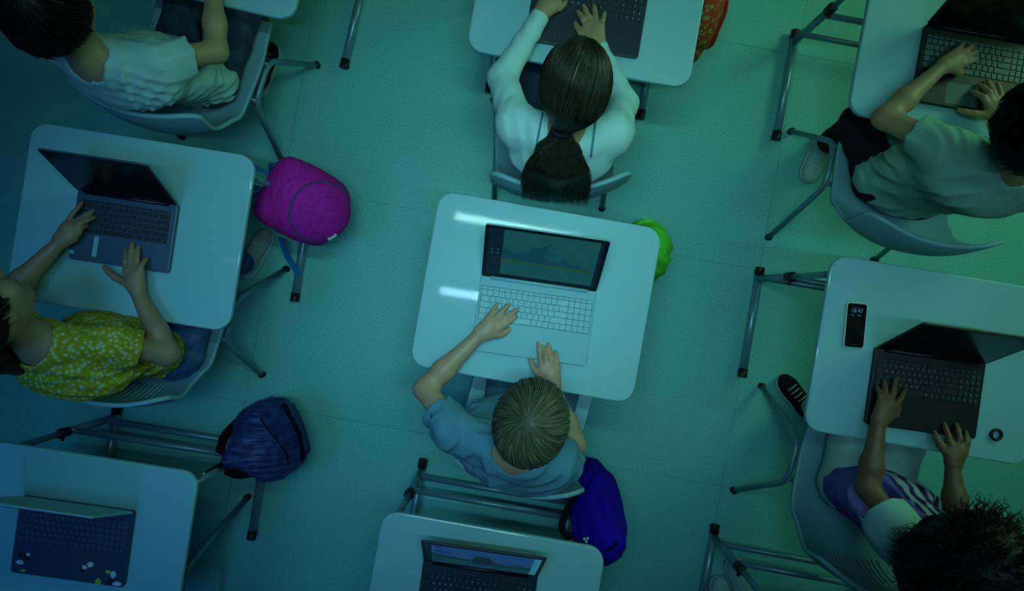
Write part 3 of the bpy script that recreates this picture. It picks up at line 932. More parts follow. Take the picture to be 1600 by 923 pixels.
def sack(name, label, material, base_xy, half, z0, z1, lean, seed, rotz, cord, cat='bag', lobes=None, fdir=1):
    base = Vector((base_xy[0], base_xy[1], 0))
    t = thing(name, label, cat, base)
    lx, ly = lean
    M = frame((math.cos(rotz), math.sin(rotz), 0))
    H_ = z1 - z0
    b = arr(base)
    def at(s): return b + arr((lx * s, ly * s, z0 + H_ * s))
    pr = [ell(at(.30), (half[1], half[0], H_ * .32), M, .08), ell(at(.58), (half[1] * .88, half[0] * .85, H_ * .34), M, .08), cone(at(.6), at(.96), half[0] * .75, .028, .06, M[0], half[1] / half[0] * .8)]
    if lobes: pr = [ell(arr(p), r, M, .08) for p, r in lobes] + [cone(arr(lobes[-1][0]), at(.96), .06, .03, .08)]
    fo = folds(seed, .009, 100, M[fdir] + arr((0, 0, .2)), .22)
    soft('body', pr, .0065, material, t, fo, .025, base)
    tp = Vector(at(.97))
    loops = fillet([tp - base, tp - base + Vector((.02, .015, .05)), tp - base + Vector((-.02, -.01, .06)), tp - base + Vector((-.012, 0, .0))], .02)
    obj('drawstring', MB().add(*tube(loops, .0035, 7)).mesh('drawstring', cord), t)
    ring_ = [tp - base + Vector((.031 * math.cos(a), .031 * math.sin(a), -.012)) for a in np.linspace(0, 6.28, 18)]
    obj('gathered_cord', MB().add(*tube(ring_, .004, 7)).mesh('gathered_cord', cord), t)
    return t, at, pr, fo, base
sk = sack('drawstring_bag', 'violet blue cloth sack hanging behind the blond boy', 'sack_violet', (.322, -.675), (.092, .135), .03, .60, (-.005, -.128), 21, R(10), 'strap_black', lobes=[(P(928, 765, .22), (.115, .078, .20)), (P(932, 800, .36), (.12, .082, .19)), (P(936, 832, .46), (.085, .066, .14))])
t_ = sk[0]; b_ = sk[4]
path = fillet([P(905, 765, .50), P(886, 795, .47), P(876, 822, .45), P(884, 838, .45), P(897, 836, .47)], .04)
obj('carry_strap', MB().add(*strip([p - b_ for p in path], Vector((0.2, 0.2, 1)), .022, .004)).mesh('carry_strap', 'strap_black', False), t_)
for k, (px, py) in enumerate(((913, 842), (918, 841), (916, 846))):
    a = P(px, py, .60)
    obj('eyelet', MB().add(*tube([a - b_ - Vector((0, 0, .004)), a - b_ + Vector((0, 0, .003))], .004, 8)).mesh('eyelet', 'sticker_white'), t_)
sack('drawstring_bag', 'lime green sack hanging at the right side of the central desk', 'sack_lime', (.487, .150), (.085, .125), .05, .60, (-.02, .0), 33, R(-8), 'sack_lime', fdir=0)
sk = sack('drawstring_bag', 'orange red patterned sack at the right side of the top desk', 'sack_red', (.668, 1.03), (.10, .16), .05, .60, (-.03, .0), 45, R(-8), 'strap_red')
b_ = sk[4]
path = fillet([P(1136, -10, .42), P(1134, 18, .40), P(1122, 45, .36), P(1114, 68, .30), P(1104, 74, .25)], .05)
obj('red_strap', MB().add(*tube([p - b_ for p in path], .008, 8)).mesh('red_strap', 'strap_red'), sk[0])

# ------------------------------------------------------------------ people
def V3(v): return Vector((float(v[0]), float(v[1]), float(v[2])))
def unit(v): v = arr(v); return v / np.linalg.norm(v)
def hand_prims(w, el, tips, z_mid, sc=1.0):
    """tips: thumb, index, middle, ring, little (world points). Palm from the wrist, three-part fingers bent over the knuckles."""
    w = arr(w); T = [arr(p) for p in tips]
    d = (T[1] + T[2] + T[3] + T[4]) / 4 - w
    d[2] = 0; L = np.linalg.norm(d); d = d / L
    lat = np.array([-d[1], d[0], 0.0])
    if (T[0] - w) @ lat < 0: lat = -lat                         # towards the thumb
    if (T[1] - T[4]) @ lat < 0 and abs((T[0] - w) @ lat) < .02: lat = -lat
    pl = min(.072, L * .52) * sc
    pr = []
    zk = max(z_mid, w[2])
    kn = []
    for i, (o, ad) in enumerate(((.0235, -.003), (.0085, .002), (-.0065, -.001), (-.0205, -.008))):
        k = w + d * (pl + ad) + lat * o * sc; k[2] = zk
        kn.append(k)
    base = w + d * .010
    for i, k in enumerate(kn):
        pr.append(cone(base + lat * (0.010 - .0067 * i) * sc, k, .0145 * sc, .0105 * sc, .014))
    pr.append(cone(w + d * .03 + lat * .004, w + d * .045 - lat * .002 + arr((0, 0, zk - w[2])), .017 * sc, .016 * sc, .014))
    for i, k in enumerate(kn):
        tip = T[i + 1]
        r0 = (.0088, .0091, .0086, .0076)[i] * sc
        v = tip - k
        nat = (.066, .073, .067, .054)[i] * sc
        n = np.linalg.norm(v)
        rise = min(math.sqrt(max(nat * nat - n * n, 0)) * .5 + .003, .014)
        m1 = k + v * .42 + arr((0, 0, rise)); m2 = k + v * .76 + arr((0, 0, rise * .55))
        pr += [cone(k, m1, r0 * 1.05, r0, .006), cone(m1, m2, r0, r0 * .9, .004), cone(m2, tip, r0 * .9, r0 * .72, .004)]
    th0 = w + d * .022 + lat * .016 * sc
    v = T[0] - th0
    out = lat * .010 + arr((0, 0, .002))
    m1 = th0 + v * .45 + out; m2 = th0 + v * .75 + out * .6
    pr += [cone(th0, m1, .0135 * sc, .0105 * sc, .012), cone(m1, m2, .0105 * sc, .0092 * sc, .005), cone(m2, T[0], .0092 * sc, .0072 * sc, .004)]
    return pr

def person(label, skin, hip, neck, head, face, tilt, sh, el, wr, tips, knee, ankle, toe, top, bottom, hairfn, shoe_mats, sleeve=.55, hem=.0,
           seed=1, top_mats=None, top_paint=None, bulk=1.0, zmid=.745, fold_amp=.006, neckcut=1.0, hs=1.0, collar=.030, tw=1.65, hunch=.02):
    """sh/el/wr/tips/knee/ankle/toe: pairs, first the one at the picture's left"""
    hip, neck, head = arr(hip), arr(neck), arr(head)
    base = Vector((hip[0], hip[1], 0))
    t = thing('person', label, 'person', base, 0, 'pupils seated at the desks')
    sh, el, wr = [[arr(p) for p in q] for q in (sh, el, wr)]
    knee, ankle, toe = [[arr(p) for p in q] for q in (knee, ankle, toe)]
    lat = unit((sh[1] - sh[0]) * arr((1, 1, 0)))
    f_ = unit(face)
    r_ = unit(np.cross(f_, arr((tilt[0], tilt[1], 1.0)))); u_ = np.cross(r_, f_)
    M = np.array([r_, f_, u_])
    belly = hip + (neck - hip) * .38 + unit(np.cross(arr((0, 0, 1)), lat)) * .012
    chest = hip + (neck - hip) * .72 - unit(np.cross(arr((0, 0, 1)), lat)) * hunch
    hipL, hipR = hip - lat * .075 * bulk - arr((0, 0, .005)), hip + lat * .075 * bulk - arr((0, 0, .005))
    # ---- body: one continuous surface
    B = [cone(hip, belly, .074, .066, .04, lat, 1.5), cone(belly, chest, .066, .074, .04, lat, 1.5), cone(chest, neck - (neck - chest) * .25, .074, .05, .04, lat, 1.6)]
    for s in (0, 1):
        B.append(cone(neck - arr((0, 0, .02)), sh[s], .04, .035, .04))
    B.append(cone(neck - arr((0, 0, .03)), head - u_ * .055 - f_ * .012, .046, .042, .03))
    B += [ell(head, (.073 * hs, .091 * hs, .096 * hs), M, .02), ell(head + f_ * .030 - u_ * .056, (.054, .056, .060), M, .04),
          ell(head + f_ * .062 - u_ * .090, (.026, .022, .020), M, .03)]
    B += [cone(head + f_ * .086 + u_ * .004, head + f_ * .104 - u_ * .030, .007, .011, .014),
          ell(head + f_ * .082 + u_ * .020, (.045, .010, .008), M, .02), ell(head + f_ * .082 - u_ * .062, (.022, .011, .010), M, .012)]
    for s in (-1, 1):
        B.append(ell(head + r_ * s * .075 * hs - u_ * .012 - f_ * .006, (.010, .019, .031), M, .008))
        B.append(ell(head + r_ * s * .042 + f_ * .062 - u_ * .035, (.022, .022, .022), M, .03))
    for s in (0, 1):
        k0, a0 = knee[s], ankle[s]
        h0 = hipL if s == 0 else hipR
        B += [cone(h0, k0, .058, .044, .03), cone(k0, a0, .042, .028, .03), cone(a0, arr((a0[0], a0[1], .036)) + (toe[s] - a0) * arr((.6, .6, 0)), .024, .018, .02)]
    ba = bulk if sleeve < 1 else bulk * .82
    for s in (0, 1):
        B += [cone(sh[s], el[s], .036 * ba, .031 * ba, .02), cone(el[s], el[s] + (wr[s] - el[s]) * .35, .032 * ba, .0315 * ba, .02), cone(el[s] + (wr[s] - el[s]) * .35, wr[s], .0315 * ba, .0195, .02)]
    for s in (0, 1):
        B += hand_prims(wr[s], el[s], tips[s], zmid)
    soft('body', B, .0042, skin, t, None, 0, base)
    for s in (-1, 1):
        e = head + r_ * s * .031 + f_ * .081 - u_ * .002
        ey = soft('eye', [ell(e, (.013, .008, .009), M, .002)], .0035, 'eye_white', t, None, 0, base)
        soft('iris', [ell(e + f_ * .006, (.0055, .0035, .0055), M, .002)], .0018, 'eye_iris', ey, None, 0, base)
    soft('lips', [cone(head + f_ * .090 - u_ * .062 - r_ * .014, head + f_ * .090 - u_ * .062 + r_ * .014, .0055, .0055, .004)], .0028, 'lip', t, None, 0, base)
    # ---- top
    C = [cone(hip + arr((0, 0, .01)), belly, .100 * bulk, .092 * bulk, .05, lat, tw), cone(belly, chest, .092 * bulk, .092 * bulk, .05, lat, tw), cone(chest, neck - (neck - chest) * .3, .090 * bulk, .062, .05, lat, tw)]
    for s in (0, 1):
        C.append(cone(neck - arr((0, 0, .015)) + (sh[s] - neck) * .2, sh[s], .050, .050, .045))
    for s in (0, 1):
        cuff = sh[s] + (el[s] - sh[s]) * min(sleeve, 1.0)
        C.append(cone(sh[s], cuff + (el[s] - sh[s]) * (.14 if sleeve < 1 else 0), .055 * bulk, .056 * bulk if sleeve < 1 else .042, .035))
        if sleeve >= 1:
            C.append(cone(el[s], wr[s], .042, .028, .02))
    for s in (0, 1):
        if sleeve < 1:
            ax = unit(el[s] - sh[s]); cuff = sh[s] + (el[s] - sh[s]) * sleeve
            C.append(cut(cuff, ax, .085)); C.append(sub(cone(cuff - ax * .02, cuff + ax * .03, .0385 * bulk, .0385 * bulk, .003)))
        else:
            ax = unit(wr[s] - el[s]); C.append(cut(wr[s] - ax * .002, ax, .06))
    nu = unit(neck - chest)
    C.append(sub(cone(neck - nu * collar, neck + nu * .2, .050 * neckcut, .075, .008)))
    nt_ = unit(neck - hip); C.append(cut(hip + nt_ * (hem - .045), -nt_, .25))
    fo = folds(seed, fold_amp, 125, None)
    soft('shirt', C, .0055, top, t, fo, .012, base, paint=top_paint, mats=top_mats)
    # ---- trousers
    Q = [cone(hip - lat * .05, hip + lat * .05, .088 * bulk, .088 * bulk, .04)]
    for s in (0, 1):
        h0 = hipL if s == 0 else hipR
        Q += [cone(h0, knee[s], .074 * bulk, .060, .04), cone(knee[s], ankle[s] + arr((0, 0, .02)), .058, .046, .035)]
    for s in (0, 1):
        ax = unit(ankle[s] - knee[s]); Q.append(cut(ankle[s] + arr((0, 0, .03)), ax, .07))
    nt_ = unit(neck - hip); Q.append(cut(hip + nt_ * .085, nt_, .14))
    soft('trousers', Q, .0065, bottom, t, folds(seed + 50, .005, 85), .012, base)
    # ---- shoes
    for s in (0, 1):
        soft('sock', [cone(ankle[s] - arr((0, 0, .015)), ankle[s] + (knee[s] - ankle[s]) * .22, .0335, .036, .01)], .005, 'sock_dark', t, None, 0, base)
        d = (toe[s] - ankle[s]); d[2] = 0; d = unit(d); rr = arr((d[1], -d[0], 0)); Ms = np.array([rr, d, (0, 0, 1)])
        a = arr((ankle[s][0], ankle[s][1], 0))
        up = [ell(a + d * .02 + arr((0, 0, .045)), (.036, .062, .042), Ms, .03), ell(a + d * .10 + arr((0, 0, .034)), (.039, .062, .030), Ms, .03), cone(a + arr((0, 0, .05)), a + arr((0, 0, .085)) - d * .005, .038, .036, .02)]
        up += [cut(a + arr((0, 0, .014)), (0, 0, -1), .25), sub(cone(a + arr((0, 0, .075)), a + arr((0, 0, .14)), .029, .033, .004))]
        sh_ = soft('shoe', up, .005, shoe_mats[0], t, None, 0, base)
        so = [cone(a - d * .028 + arr((0, 0, .012)), a + d * .115 + arr((0, 0, .012)), .041, .043, .01), cut(a + arr((0, 0, .022)), (0, 0, 1), .3), cut(a + arr((0, 0, .0005)), (0, 0, -1), .3)]
        soft('sole', so, .005, shoe_mats[1], sh_, None, 0, base)
        mb_ = MB()
        for k in range(4):
            c0 = a + d * (.05 + .018 * k)
            pts = cast(up, [c0 + rr * x + arr((0, 0, .2)) for x in np.linspace(-.02, .02, 6)], arr((0, 0, -1)))
            mb_.add(*tube([V3(p) - base for p in pts], .0028, 5))
        obj('laces', mb_.mesh('laces', shoe_mats[1]), sh_)
    if hairfn: hairfn(t, base, head, M, hs)
    return t, base, C, fo

# ---- hair
def strands_mesh(paths, r0, seed, sides=3):
    """tapered locks along many paths (n, m, 3)"""
    rs = np.random.RandomState(seed)
    X = np.array(paths); n, m, _ = X.shape
    T = np.gradient(X, axis=1); T /= np.linalg.norm(T, axis=2, keepdims=True) + 1e-9
    ref = np.array([0.31, 0.52, 0.79]); Nn = np.cross(T, ref); Nn /= np.linalg.norm(Nn, axis=2, keepdims=True) + 1e-9
    Bn = np.cross(T, Nn)
    prof = np.concatenate([np.linspace(.55, 1, m // 2), np.linspace(1, .12, m - m // 2)])
    rad = r0 * rs.uniform(.6, 1.3, (n, 1)) * prof[None]
    V = np.stack([X + (Nn * math.cos(2 * math.pi * k / sides) + Bn * math.sin(2 * math.pi * k / sides)) * rad[..., None] for k in range(sides)], 2)
    idx = np.arange(n * m * sides).reshape(n, m, sides)
    F = []
    for k in range(sides):
        l = (k + 1) % sides
        F.append(np.stack([idx[:, :-1, k], idx[:, :-1, l], idx[:, 1:, l], idx[:, 1:, k]], -1).reshape(-1, 4))
    tint = np.repeat(np.clip(rs.beta(1.4, 2.0, n), 0, 1), m * sides)
    return V.reshape(-1, 3), np.concatenate(F), tint
def push_out(paths, prims, gap=.0012):
    X = np.array(paths); n, m, _ = X.shape
    p = X.reshape(-1, 3).copy()
    for _ in range(4):
        d = field(prims, p)
        e = 1e-3
        g = np.stack([field(prims, p + e * np.eye(3)[i]) - d for i in range(3)], -1)
        g /= np.linalg.norm(g, axis=1, keepdims=True) + 1e-9
        p += g * np.maximum(gap - d, 0)[:, None]
    return p.reshape(n, m, 3)
def hair_object(t, base, sets, material):
    Vs, Fs, Ts, o = [], [], [], 0
    for V, F, T in sets:
        Vs.append(V); Fs.append(F + o); Ts.append(T); o += len(V)
    me = np_mesh('hair', np.concatenate(Vs) - arr(base), np.concatenate(Fs), material, tint=np.concatenate(Ts))
    return obj('hair', me, t)
def cap_prims(head, M, hs, thick=.009, low=-.05, grow=(1, 1, 1)):
    r_, f_, u_ = M
    pr = [ell(head - f_ * .004 + u_ * .004, ((.073 * hs + thick) * grow[0], (.091 * hs + thick) * grow[1], (.096 * hs + thick) * grow[2]), M, .02)]
    pr.append(sub(ell(head + f_ * .125 - u_ * .052, (.115, .095, .100), M, .01)))
    pr.append(cut(head + u_ * low, -u_ + f_ * .35, .2))
    for s in (-1, 1): pr.append(sub(ell(head + r_ * s * .085 - u_ * .020 + f_ * .004, (.022, .024, .036), M, .006)))
    return pr
def radial_hair(material, n, seed, crown=(.25, -.42, .85), length=.9, lift=.007, r0=.0016, thick=.009, swirl=.5, low=-.05, sweep=0.0):
    def fn(t, base, head, M, hs):
        r_, f_, u_ = M
        rs = np.random.RandomState(seed)
        pr = cap_prims(head, M, hs, thick, low)
        V, F = polygonise(pr, .006)
        sets = [(V, F, np.full(len(V), .06))]
        k = unit(crown[0] * r_ + crown[1] * f_ + crown[2] * u_)
        e1 = unit(np.cross(k, f_)); e2 = np.cross(k, e1)
        rad = np.array([.073 * hs + thick, .091 * hs + thick, .096 * hs + thick])
        m = 9
        th0 = np.arccos(1 - rs.uniform(0, 1, n) * 1.15) * .95
        ph = rs.uniform(0, 2 * math.pi, n)
        dl = length * rs.uniform(.6, 1.1, n)
        paths = []
        ctr = head - f_ * .004 + u_ * .004
        for i in range(n):
            s = np.linspace(0, 1, m)
            th = th0[i] + dl[i] * s
            p_ = ph[i] + swirl * th * .5 + sweep * s * math.sin(ph[i])
            nv = np.cos(th)[:, None] * k + np.sin(th)[:, None] * (np.cos(p_)[:, None] * e1 + np.sin(p_)[:, None] * e2)
            a, b = nv @ f_, nv @ u_
            bad = ((a > .55) & (b < .25)) | (b < low / .11 - .12) | ((a > .1) & (b < -.25))
            if bad[0]: continue
            q = np.argmax(bad) if bad.any() else m
            if q < 3: continue
            th = np.linspace(th[0], th[q - 1], m); p_ = ph[i] + swirl * th * .5 + sweep * np.linspace(0, 1, m) * math.sin(ph[i])
            nv = np.cos(th)[:, None] * k + np.sin(th)[:, None] * (np.cos(p_)[:, None] * e1 + np.sin(p_)[:, None] * e2)
            loc = np.stack([nv @ r_, nv @ f_, nv @ u_], -1)
            rr = 1 / np.sqrt(((loc / rad) ** 2).sum(1))
            rr = rr + lift * rs.uniform(-.15, 1) * np.sin(np.linspace(.2, 2.6, m)) 
            paths.append(ctr + nv * rr[:, None])
        sets.append(strands_mesh(paths, r0, seed))
        hair_object(t, base, sets, material)
    return fn
def ponytail_hair(material, tie, tail, n, seed):
    tie, tail = arr(tie), [arr(p) for p in tail]
    def fn(t, base, head, M, hs):
        r_, f_, u_ = M
        rs = np.random.RandomState(seed)
        th = .012
        pr = cap_prims(head, M, hs, th, -.075, (1.02, 1.02, 1.02))
        pr.insert(1, cone(head - f_ * .045 - u_ * .015, tie, .066, .018, .03))
        V, F = polygonise(pr, .006)
        # ponytail core
        core = [cone(tie, tail[0], .016, .024, .02, r_, 1.7), cone(tail[0], tail[1], .024, .022, .02, r_, 2.5), cone(tail[1], tail[2], .022, .006, .03, r_, 3.2)]
        V2, F2 = polygonise(core, .006)
        sets = [(V, F, np.full(len(V), .1)), (V2, F2, np.full(len(V2), .1))]
        rad = np.array([.073 * hs + th, .091 * hs + th, .096 * hs + th]) * 1.02
        ctr = head - f_ * .004 + u_ * .004
        m = 12
        paths = []
        vt = unit(tie - ctr)
        while len(paths) < n:
            # from the parting (or the hairline) back to the tie
            s0 = rs.choice([-1, 1]); a = rs.uniform(-.2, 1.25)
            b = abs(rs.normal(0, .9)) * s0
            v0 = unit(f_ * math.sin(a) + u_ * math.cos(a) + r_ * b)
            if (v0 @ f_) > .72 and (v0 @ u_) < .45: continue
            om = math.acos(np.clip(v0 @ vt, -1, 1))
            if om < .25: continue
            s = np.linspace(0, 1, m)
            nv = (np.sin((1 - s) * om)[:, None] * v0 + np.sin(s * om)[:, None] * vt) / math.sin(om)
            drop = np.sin(s * math.pi) * .25 * min(abs(b), 1)
            nv = nv - u_ * drop[:, None]; nv /= np.linalg.norm(nv, axis=1, keepdims=True)
            loc = np.stack([nv @ r_, nv @ f_, nv @ u_], -1)
            rr = 1 / np.sqrt(((loc / rad) ** 2).sum(1)) + rs.uniform(-.001, .0035)
            X = ctr + nv * rr[:, None]
            w = np.clip((s - .72) / .28, 0, 1)[:, None] ** 1.5
            X = X * (1 - w) + (tie + rs.normal(0, .007, 3)) * w
            paths.append(X)
        sets.append(strands_mesh(push_out(paths, pr[:2]), .0016, seed))
        paths = []
        for i in range(int(n * .9)):
            a = rs.uniform(-1, 1); d = rs.uniform(-.2, 1)
            s = np.linspace(0, 1, m)
            ctrl = [tie, tail[0] + r_ * a * .055 + arr((0, 0, .030)) * d, tail[1] + r_ * a * .095 + arr((0, 0, .030)) * d, tail[2] + r_ * a * .098 + arr((0, 0, .016)) * d + (tail[2] - tail[1]) * rs.uniform(-.5, .95)]
            c0 = ctrl[0] + rs.normal(0, .006, 3)
            X = ((1 - s) ** 3)[:, None] * c0 + (3 * s * (1 - s) ** 2)[:, None] * ctrl[1] + (3 * s * s * (1 - s))[:, None] * ctrl[2] + (s ** 3)[:, None] * ctrl[3]
            X += np.sin(s * rs.uniform(4, 9) + rs.uniform(0, 6))[:, None] * r_ * .003
            paths.append(X)
        sets.append(strands_mesh(push_out(paths, core, .0005), .0019, seed + 1))
        hair_object(t, base, sets, material)
        ring_ = [V3(tie + (r_ * math.cos(a) + np.cross(unit(tail[0] - tie), r_) * math.sin(a)) * .021) - base for a in np.linspace(0, 6.28, 18)]
        obj('hair_tie', MB().add(*tube(ring_, .008, 8)).mesh('hair_tie', 'elastic'), t)
    return fn
def curly_hair(material, n, seed, vol=.055, low=-.13):
    def fn(t, base, head, M, hs):
        r_, f_, u_ = M
        rs = np.random.RandomState(seed)
        rad = np.array([.073 * hs + vol, .091 * hs + vol, .096 * hs + vol])
        ctr = head - f_ * .02 + u_ * .0
        pr = [ell(ctr, rad * .86, M, .03), ell(ctr - u_ * .07 - f_ * .02, rad * .8, M, .03)]
        pr.append(sub(ell(head + f_ * .135 - u_ * .055, (.085, .085, .10), M, .02)))
        fo = folds(seed, .01, 160)
        V, F = polygonise(pr, .008, fo, .02)
        sets = [(V, F, np.full(len(V), .1))]
        m = 26; paths = []
        while len(paths) < n:
            v = rs.normal(size=3); v /= np.linalg.norm(v)
            if (v @ f_ > .45 and v @ u_ < .45) or v @ u_ < -.85: continue
            loc = np.array([v @ r_, v @ f_, v @ u_])
            R0 = 1 / math.sqrt(((loc / (rad * .70)) ** 2).sum())
            p0 = ctr + v * R0
            ln = rs.uniform(.05, .085)
            s = np.linspace(0, 1, m)
            ax = unit(v * 1.0 - arr((0, 0, 1)) * rs.uniform(.1, .8))
            e1 = unit(np.cross(ax, rs.normal(size=3))); e2 = np.cross(ax, e1)
            q = s * rs.uniform(9, 16) + rs.uniform(0, 6.28); cr_ = rs.uniform(.004, .009)
            paths.append(p0 + s[:, None] * ax * ln + (np.cos(q)[:, None] * e1 + np.sin(q)[:, None] * e2) * cr_ * (.4 + .6 * s)[:, None])
        sets.append(strands_mesh(paths, .0016, seed))
        hair_object(t, base, sets, material)
    return fn

KT, TT = .7255, .709       # fingertip heights on a keyboard and on a desk top
def PX(lst, z): return [P(x, y, z) for x, y in lst]
def legs(hipc, lat, fwd, spread=.085, dk=.36, foot_fwd=.30, zk=.50):
    h, l, f = Vector(hipc), Vector(lat), Vector(fwd)
    kn = [h + f * dk + l * s * spread * 1.15 + Vector((0, 0, zk - h.z)) for s in (-1, 1)]
    an = [Vector((h.x, h.y, .07)) + f * foot_fwd + l * s * spread * 1.2 for s in (-1, 1)]
    to = [a + f * .15 for a in an]
    return kn, an, to
def dirs(ang):
    a = R(ang); return Vector((math.cos(a), math.sin(a), 0)), Vector((-math.sin(a), math.cos(a), 0))

# central blond boy
l, f = dirs(-12)
hip = (.045, -.425, .515)
kn, an, to = legs(hip, l, f, .10)
person('blond boy in a blue grey tee typing at the central desk', 'skin_fair', hip, (.006, -.432, .940), (.046, -.312, 1.085), (.20, .80, -.50), (.05, 0),
       [P(708, 672, .875), P(872, 722, .86)], [P(664, 607, .765), P(898, 694, .765)], [P(748, 524, .748), P(864, 604, .745)],
       [PX([(796, 514), (807, 494), (809, 483), (796, 475), (777, 474)], KT), PX([(829, 561), (841, 536), (849, 541), (857, 537), (868, 548)], KT - .004)],
       kn, an, to, 'tee_blue_grey', 'trousers_slate', radial_hair('hair_blond', 2800, 5, crown=(-.24, -.34, .92), lift=.010, r0=.0015, thick=.013, low=-.055), ('canvas_black', 'rubber_white'), sleeve=.46, seed=4, tw=1.75, hunch=.035, fold_amp=.009, hem=.15, neckcut=.92)

# ponytail girl at the top
l, f = dirs(-1)
hip = (.150, .475, .515)
kn, an, to = legs(hip, l, f, .09)
g_, gb, gC, gf = person('girl with a brown ponytail and white long sleeved top', 'skin_light', hip, (.142, .428, .945), (.158, .527, 1.080), (.08, .86, -.45), (.0, 0),
       [P(806, 194, .88), P(958, 208, .87)], [P(785, 122, .765), P(974, 162, .765)], [P(846, 22, .752), P(934, 72, .748)],
       [PX([(884, 2), (886, -12), (881, -24), (871, -28), (858, -26)], KT), PX([(899, 36), (903, 18), (912, 9), (928, 9), (945, 19)], KT)],
       kn, an, to, 'shirt_white', 'trousers_navy', ponytail_hair('hair_brown', P(877, 204, 1.03), [P(873, 234, .985), P(870, 264, .93), P(868, 294, .85)], 2200, 9), ('canvas_cream', 'rubber_white'), sleeve=1.0, seed=14, fold_amp=.003, bulk=.95, tw=1.55, hunch=.03, neckcut=.8, collar=-.015)
for pts in ([(849, 172), (846, 190), (842, 210), (838, 228)], [(931, 186), (929, 205), (927, 225), (923, 245)]):
    px_ = [(pts[0][0] + (pts[-1][0] - pts[0][0]) * k / 11, pts[0][1] + (pts[-1][1] - pts[0][1]) * k / 11) for k in range(12)]
    q = cast(gC, [P(x, y, 1.1) for x, y in px_], [(P(x, y, .8) - P(x, y, 1.1)) for x, y in px_], gf)
    obj('back_seam', MB().add(*tube([V3(p) - gb + Vector((0, 0, .0015)) for p in q], .003, 6)).mesh('back_seam', 'seam_blue'), g_)
PART = ((910, 86), (906, 96), (901, 108), (897, 120), (893, 132))
q = cast(cap_prims(arr((.158, .527, 1.080)), frame((.08, .86, -.45)), 1.0, .0135, -.075, (1.02, 1.02, 1.02))[:1], [P(x, y, 1.5) for x, y in PART], [P(x, y, .9) - P(x, y, 1.5) for x, y in PART])
obj('parting', MB().add(*tube([V3(p) - gb for p in q], .0016, 6, .0006)).mesh('parting', 'skin_light'), g_)

# checked tee boy, top left
l, f = dirs(-17)
hip = (-1.075, .735, .515)
kn, an, to = legs(hip, l, f, .09)
an[1] = Vector((-1.03, .88, .07)); to[1] = an[1] + Vector((.05, .14, 0))
person('dark haired boy in a pale checked tee at the top left', 'skin_light', hip, (-1.135, .635, .935), (-1.150, .712, 1.085), (.20, .85, -.40), (-.05, 0),
       [(-1.262, .715, .865), (-1.005, .655, .865)], [(-1.36, .90, .755), P(338, 80, .755)], [(-1.22, 1.06, .745), P(331, -45, .75)],
       [[(-1.17, 1.12, .715), (-1.17, 1.19, .71), (-1.19, 1.20, .71), (-1.21, 1.195, .71), (-1.23, 1.175, .71)], [(-.955, 1.05, .715), (-.935, 1.115, .71), (-.915, 1.125, .71), (-.897, 1.12, .71), (-.88, 1.10, .71)]],
       kn, an, to, 'tee_check', 'jeans_dark', radial_hair('hair_black', 1500, 15, lift=.012, thick=.020, low=-.06), ('canvas_black', 'rubber_white'), sleeve=.55, seed=24, neckcut=1.0)

# yellow blouse girl
l, f = dirs(-13)
hip = (-1.190, -.180, .515)
kn, an, to = legs(hip, l, f, .09, .36, .27)
an[1] = Vector((-1.075, .130, .07)); to[1] = an[1] + Vector((.07, .13, 0))
def long_hair(material, n, seed):
    cap = radial_hair(material, n, seed, lift=.006, thick=.010, low=-.015)
    def fn(t, base, head, M, hs):
        cap(t, base, head, M, hs)
        r_, f_, u_ = M
        rs = np.random.RandomState(seed)
        core = [cone(head - f_ * .075 - r_ * .035, head - f_ * .125 - r_ * .05 - arr((0, 0, .10)), .045, .035, .03, r_, 1.2), cone(head - f_ * .125 - r_ * .05 - arr((0, 0, .10)), head - f_ * .165 - r_ * .03 - arr((0, 0, .22)), .035, .02, .03, r_, 1.5)]
        V, F = polygonise(core, .007, folds(seed, .004, 260, r_, .15), .01)
        me = np_mesh('hair_length', V - arr(base), F, material, tint=np.full(len(V), .15))
        obj('hair_length', me, t)
    return fn
person('girl in a yellow flowered blouse and blue jeans at the left', 'skin_tan', hip, (-1.300, -.128, .930), (-1.322, -.045, 1.078), (.05, .98, -.10), (-.35, 0),
       [(-1.405, -.075, .865), P(172, 536, .865)], [P(2, 470, .77), P(262, 553, .755)], [P(94, 378, .752), P(214, 455, .748)],
       [PX([(118, 364), (136, 352), (147, 340), (146, 329), (129, 316)], KT), PX([(163, 417), (197, 390), (206, 380), (216, 385), (231, 403)], KT - .003)],
       kn, an, to, 'blouse_yellow', 'jeans_blue', long_hair('hair_black', 900, 25), ('canvas_cream', 'rubber_white'), sleeve=.46, seed=34, neckcut=1.15, fold_amp=.006, hunch=.055, hem=.095, tw=1.7)

# boy at the top right
l, f = dirs(-12)
hip = (1.300, .365, .515)
kn, an, to = legs(hip, l, f, .09)
kn[0] = P(1342, 196, .49); an[0] = Vector((1.262, .600, .07)); to[0] = an[0] + Vector((.005, -.13, 0))
an[0] = Vector((1.268, .610, .07)); to[0] = an[0] + Vector((-.05, -.12, 0))
person('dark haired boy in a pale green tee at the top right', 'skin_light', hip, (1.362, .352, .935), (1.296, .412, 1.085), (-.05, .88, -.42), (-.25, 0),
       [P(1478, 232, .87), (1.485, .305, .87)], [P(1382, 184, .76), (1.60, .43, .765)], [P(1472, 104, .752), P(1562, 190, .75)],
       [PX([(1502, 112), (1526, 92), (1527, 80), (1520, 71), (1504, 68)], KT), PX([(1498, 172), (1517, 143), (1529, 132), (1543, 126), (1559, 130)], KT)],
       kn, an, to, 'tee_pale', 'trousers_black', radial_hair('hair_black', 1500, 35, lift=.010, thick=.018, low=-.065), ('rubber_white', 'rubber_white'), sleeve=.50, seed=44, neckcut=1.1, fold_amp=.0055)

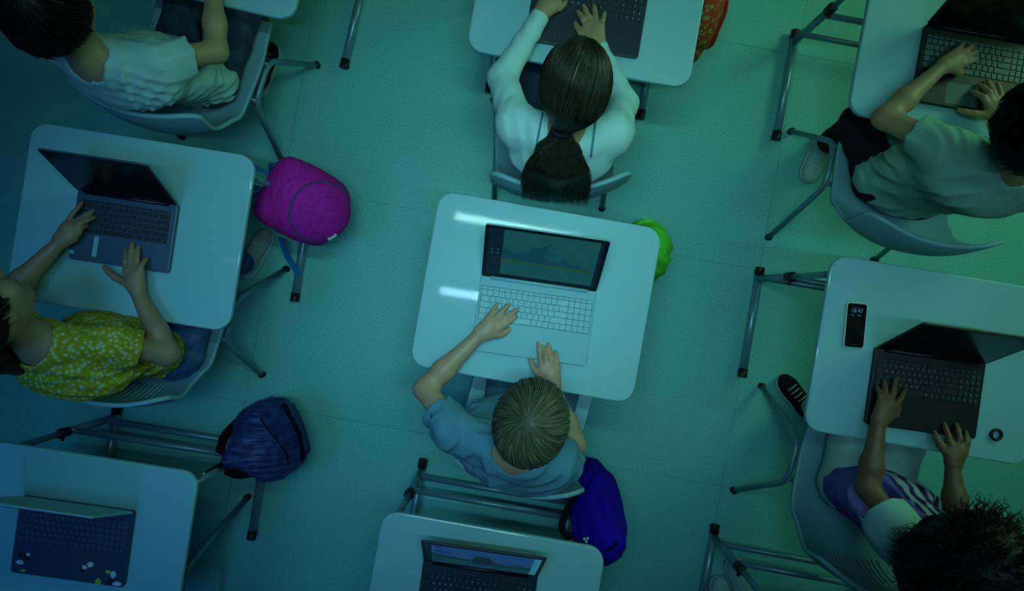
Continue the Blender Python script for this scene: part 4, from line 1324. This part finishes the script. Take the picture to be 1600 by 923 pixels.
# curly haired girl, bottom right
l, f = dirs(-15)
hip = (1.180, -.655, .515)
kn, an, to = legs(hip, l, f, .09)
an[0] = Vector((1.195, -.455, .07)); to[0] = an[0] + Vector((-.09, .12, 0))
def lav_paint(c):
    # white shoulder piece and sleeve at her left, streaked front, lavender side
    x, y, z = c[:, 0], c[:, 1], c[:, 2]
    m = np.zeros(len(c), int)
    m[(x > 1.16) & (z > .62)] = 2
    m[((x < 1.135) & (z > .755))] = 1
    return m
person('girl with black curly hair and cream trousers at the bottom right', 'skin_brown', hip, (1.205, -.712, .930), (1.150, -.665, 1.070), (.20, .90, -.40), (.0, 0),
       [P(1408, 832, .86), (1.375, -.765, .865)], [P(1356, 762, .76), P(1494, 806, .765)], [P(1373, 660, .752), P(1488, 727, .75)],
       [PX([(1404, 634), (1415, 608), (1400, 590), (1382, 594), (1370, 603)], KT), PX([(1460, 675), (1475, 662), (1494, 663), (1509, 674), (1515, 684)], KT - .003)],
       kn, an, to, 'shirt_lavender', 'trousers_cream', curly_hair('hair_black', 1900, 41, .085), ('canvas_black', 'rubber_white'), sleeve=.55, seed=54, neckcut=1.1, hem=.06, top_mats=['shirt_lavender', 'shirt_white', 'shirt_streaked'], top_paint=lav_paint)

# pupil below the bottom right corner: only the white shoes come into the picture
chair(1.06, -1.58, -10, 'grey shell chair below the bottom right corner')
l, f = dirs(-10)
hip = (1.045, -1.62, .515)
kn, an, to = legs(hip, l, f, .09)
an = [P(1137, 968, .07), P(1166, 938, .07)]; to = [P(1126, 905, .05), P(1146, 868, .05)]
person('pupil whose white shoes stand under the leg frame at the bottom right', 'skin_light', hip, (1.02, -1.66, .935), (1.03, -1.58, 1.08), (.15, .9, -.4), (0, 0),
       [(.88, -1.62, .865), (1.17, -1.67, .865)], [(.83, -1.47, .76), (1.24, -1.52, .76)], [(.95, -1.36, .745), (1.18, -1.38, .745)],
       [[(1.01, -1.33, .712), (1.03, -1.25, .71), (1.01, -1.235, .71), (.985, -1.235, .71), (.965, -1.25, .71)], [(1.12, -1.33, .712), (1.115, -1.26, .71), (1.135, -1.245, .71), (1.16, -1.245, .71), (1.18, -1.26, .71)]],
       kn, an, to, 'tee_pale', 'jeans_dark', radial_hair('hair_black', 500, 55), ('rubber_white', 'rubber_white'), seed=64)
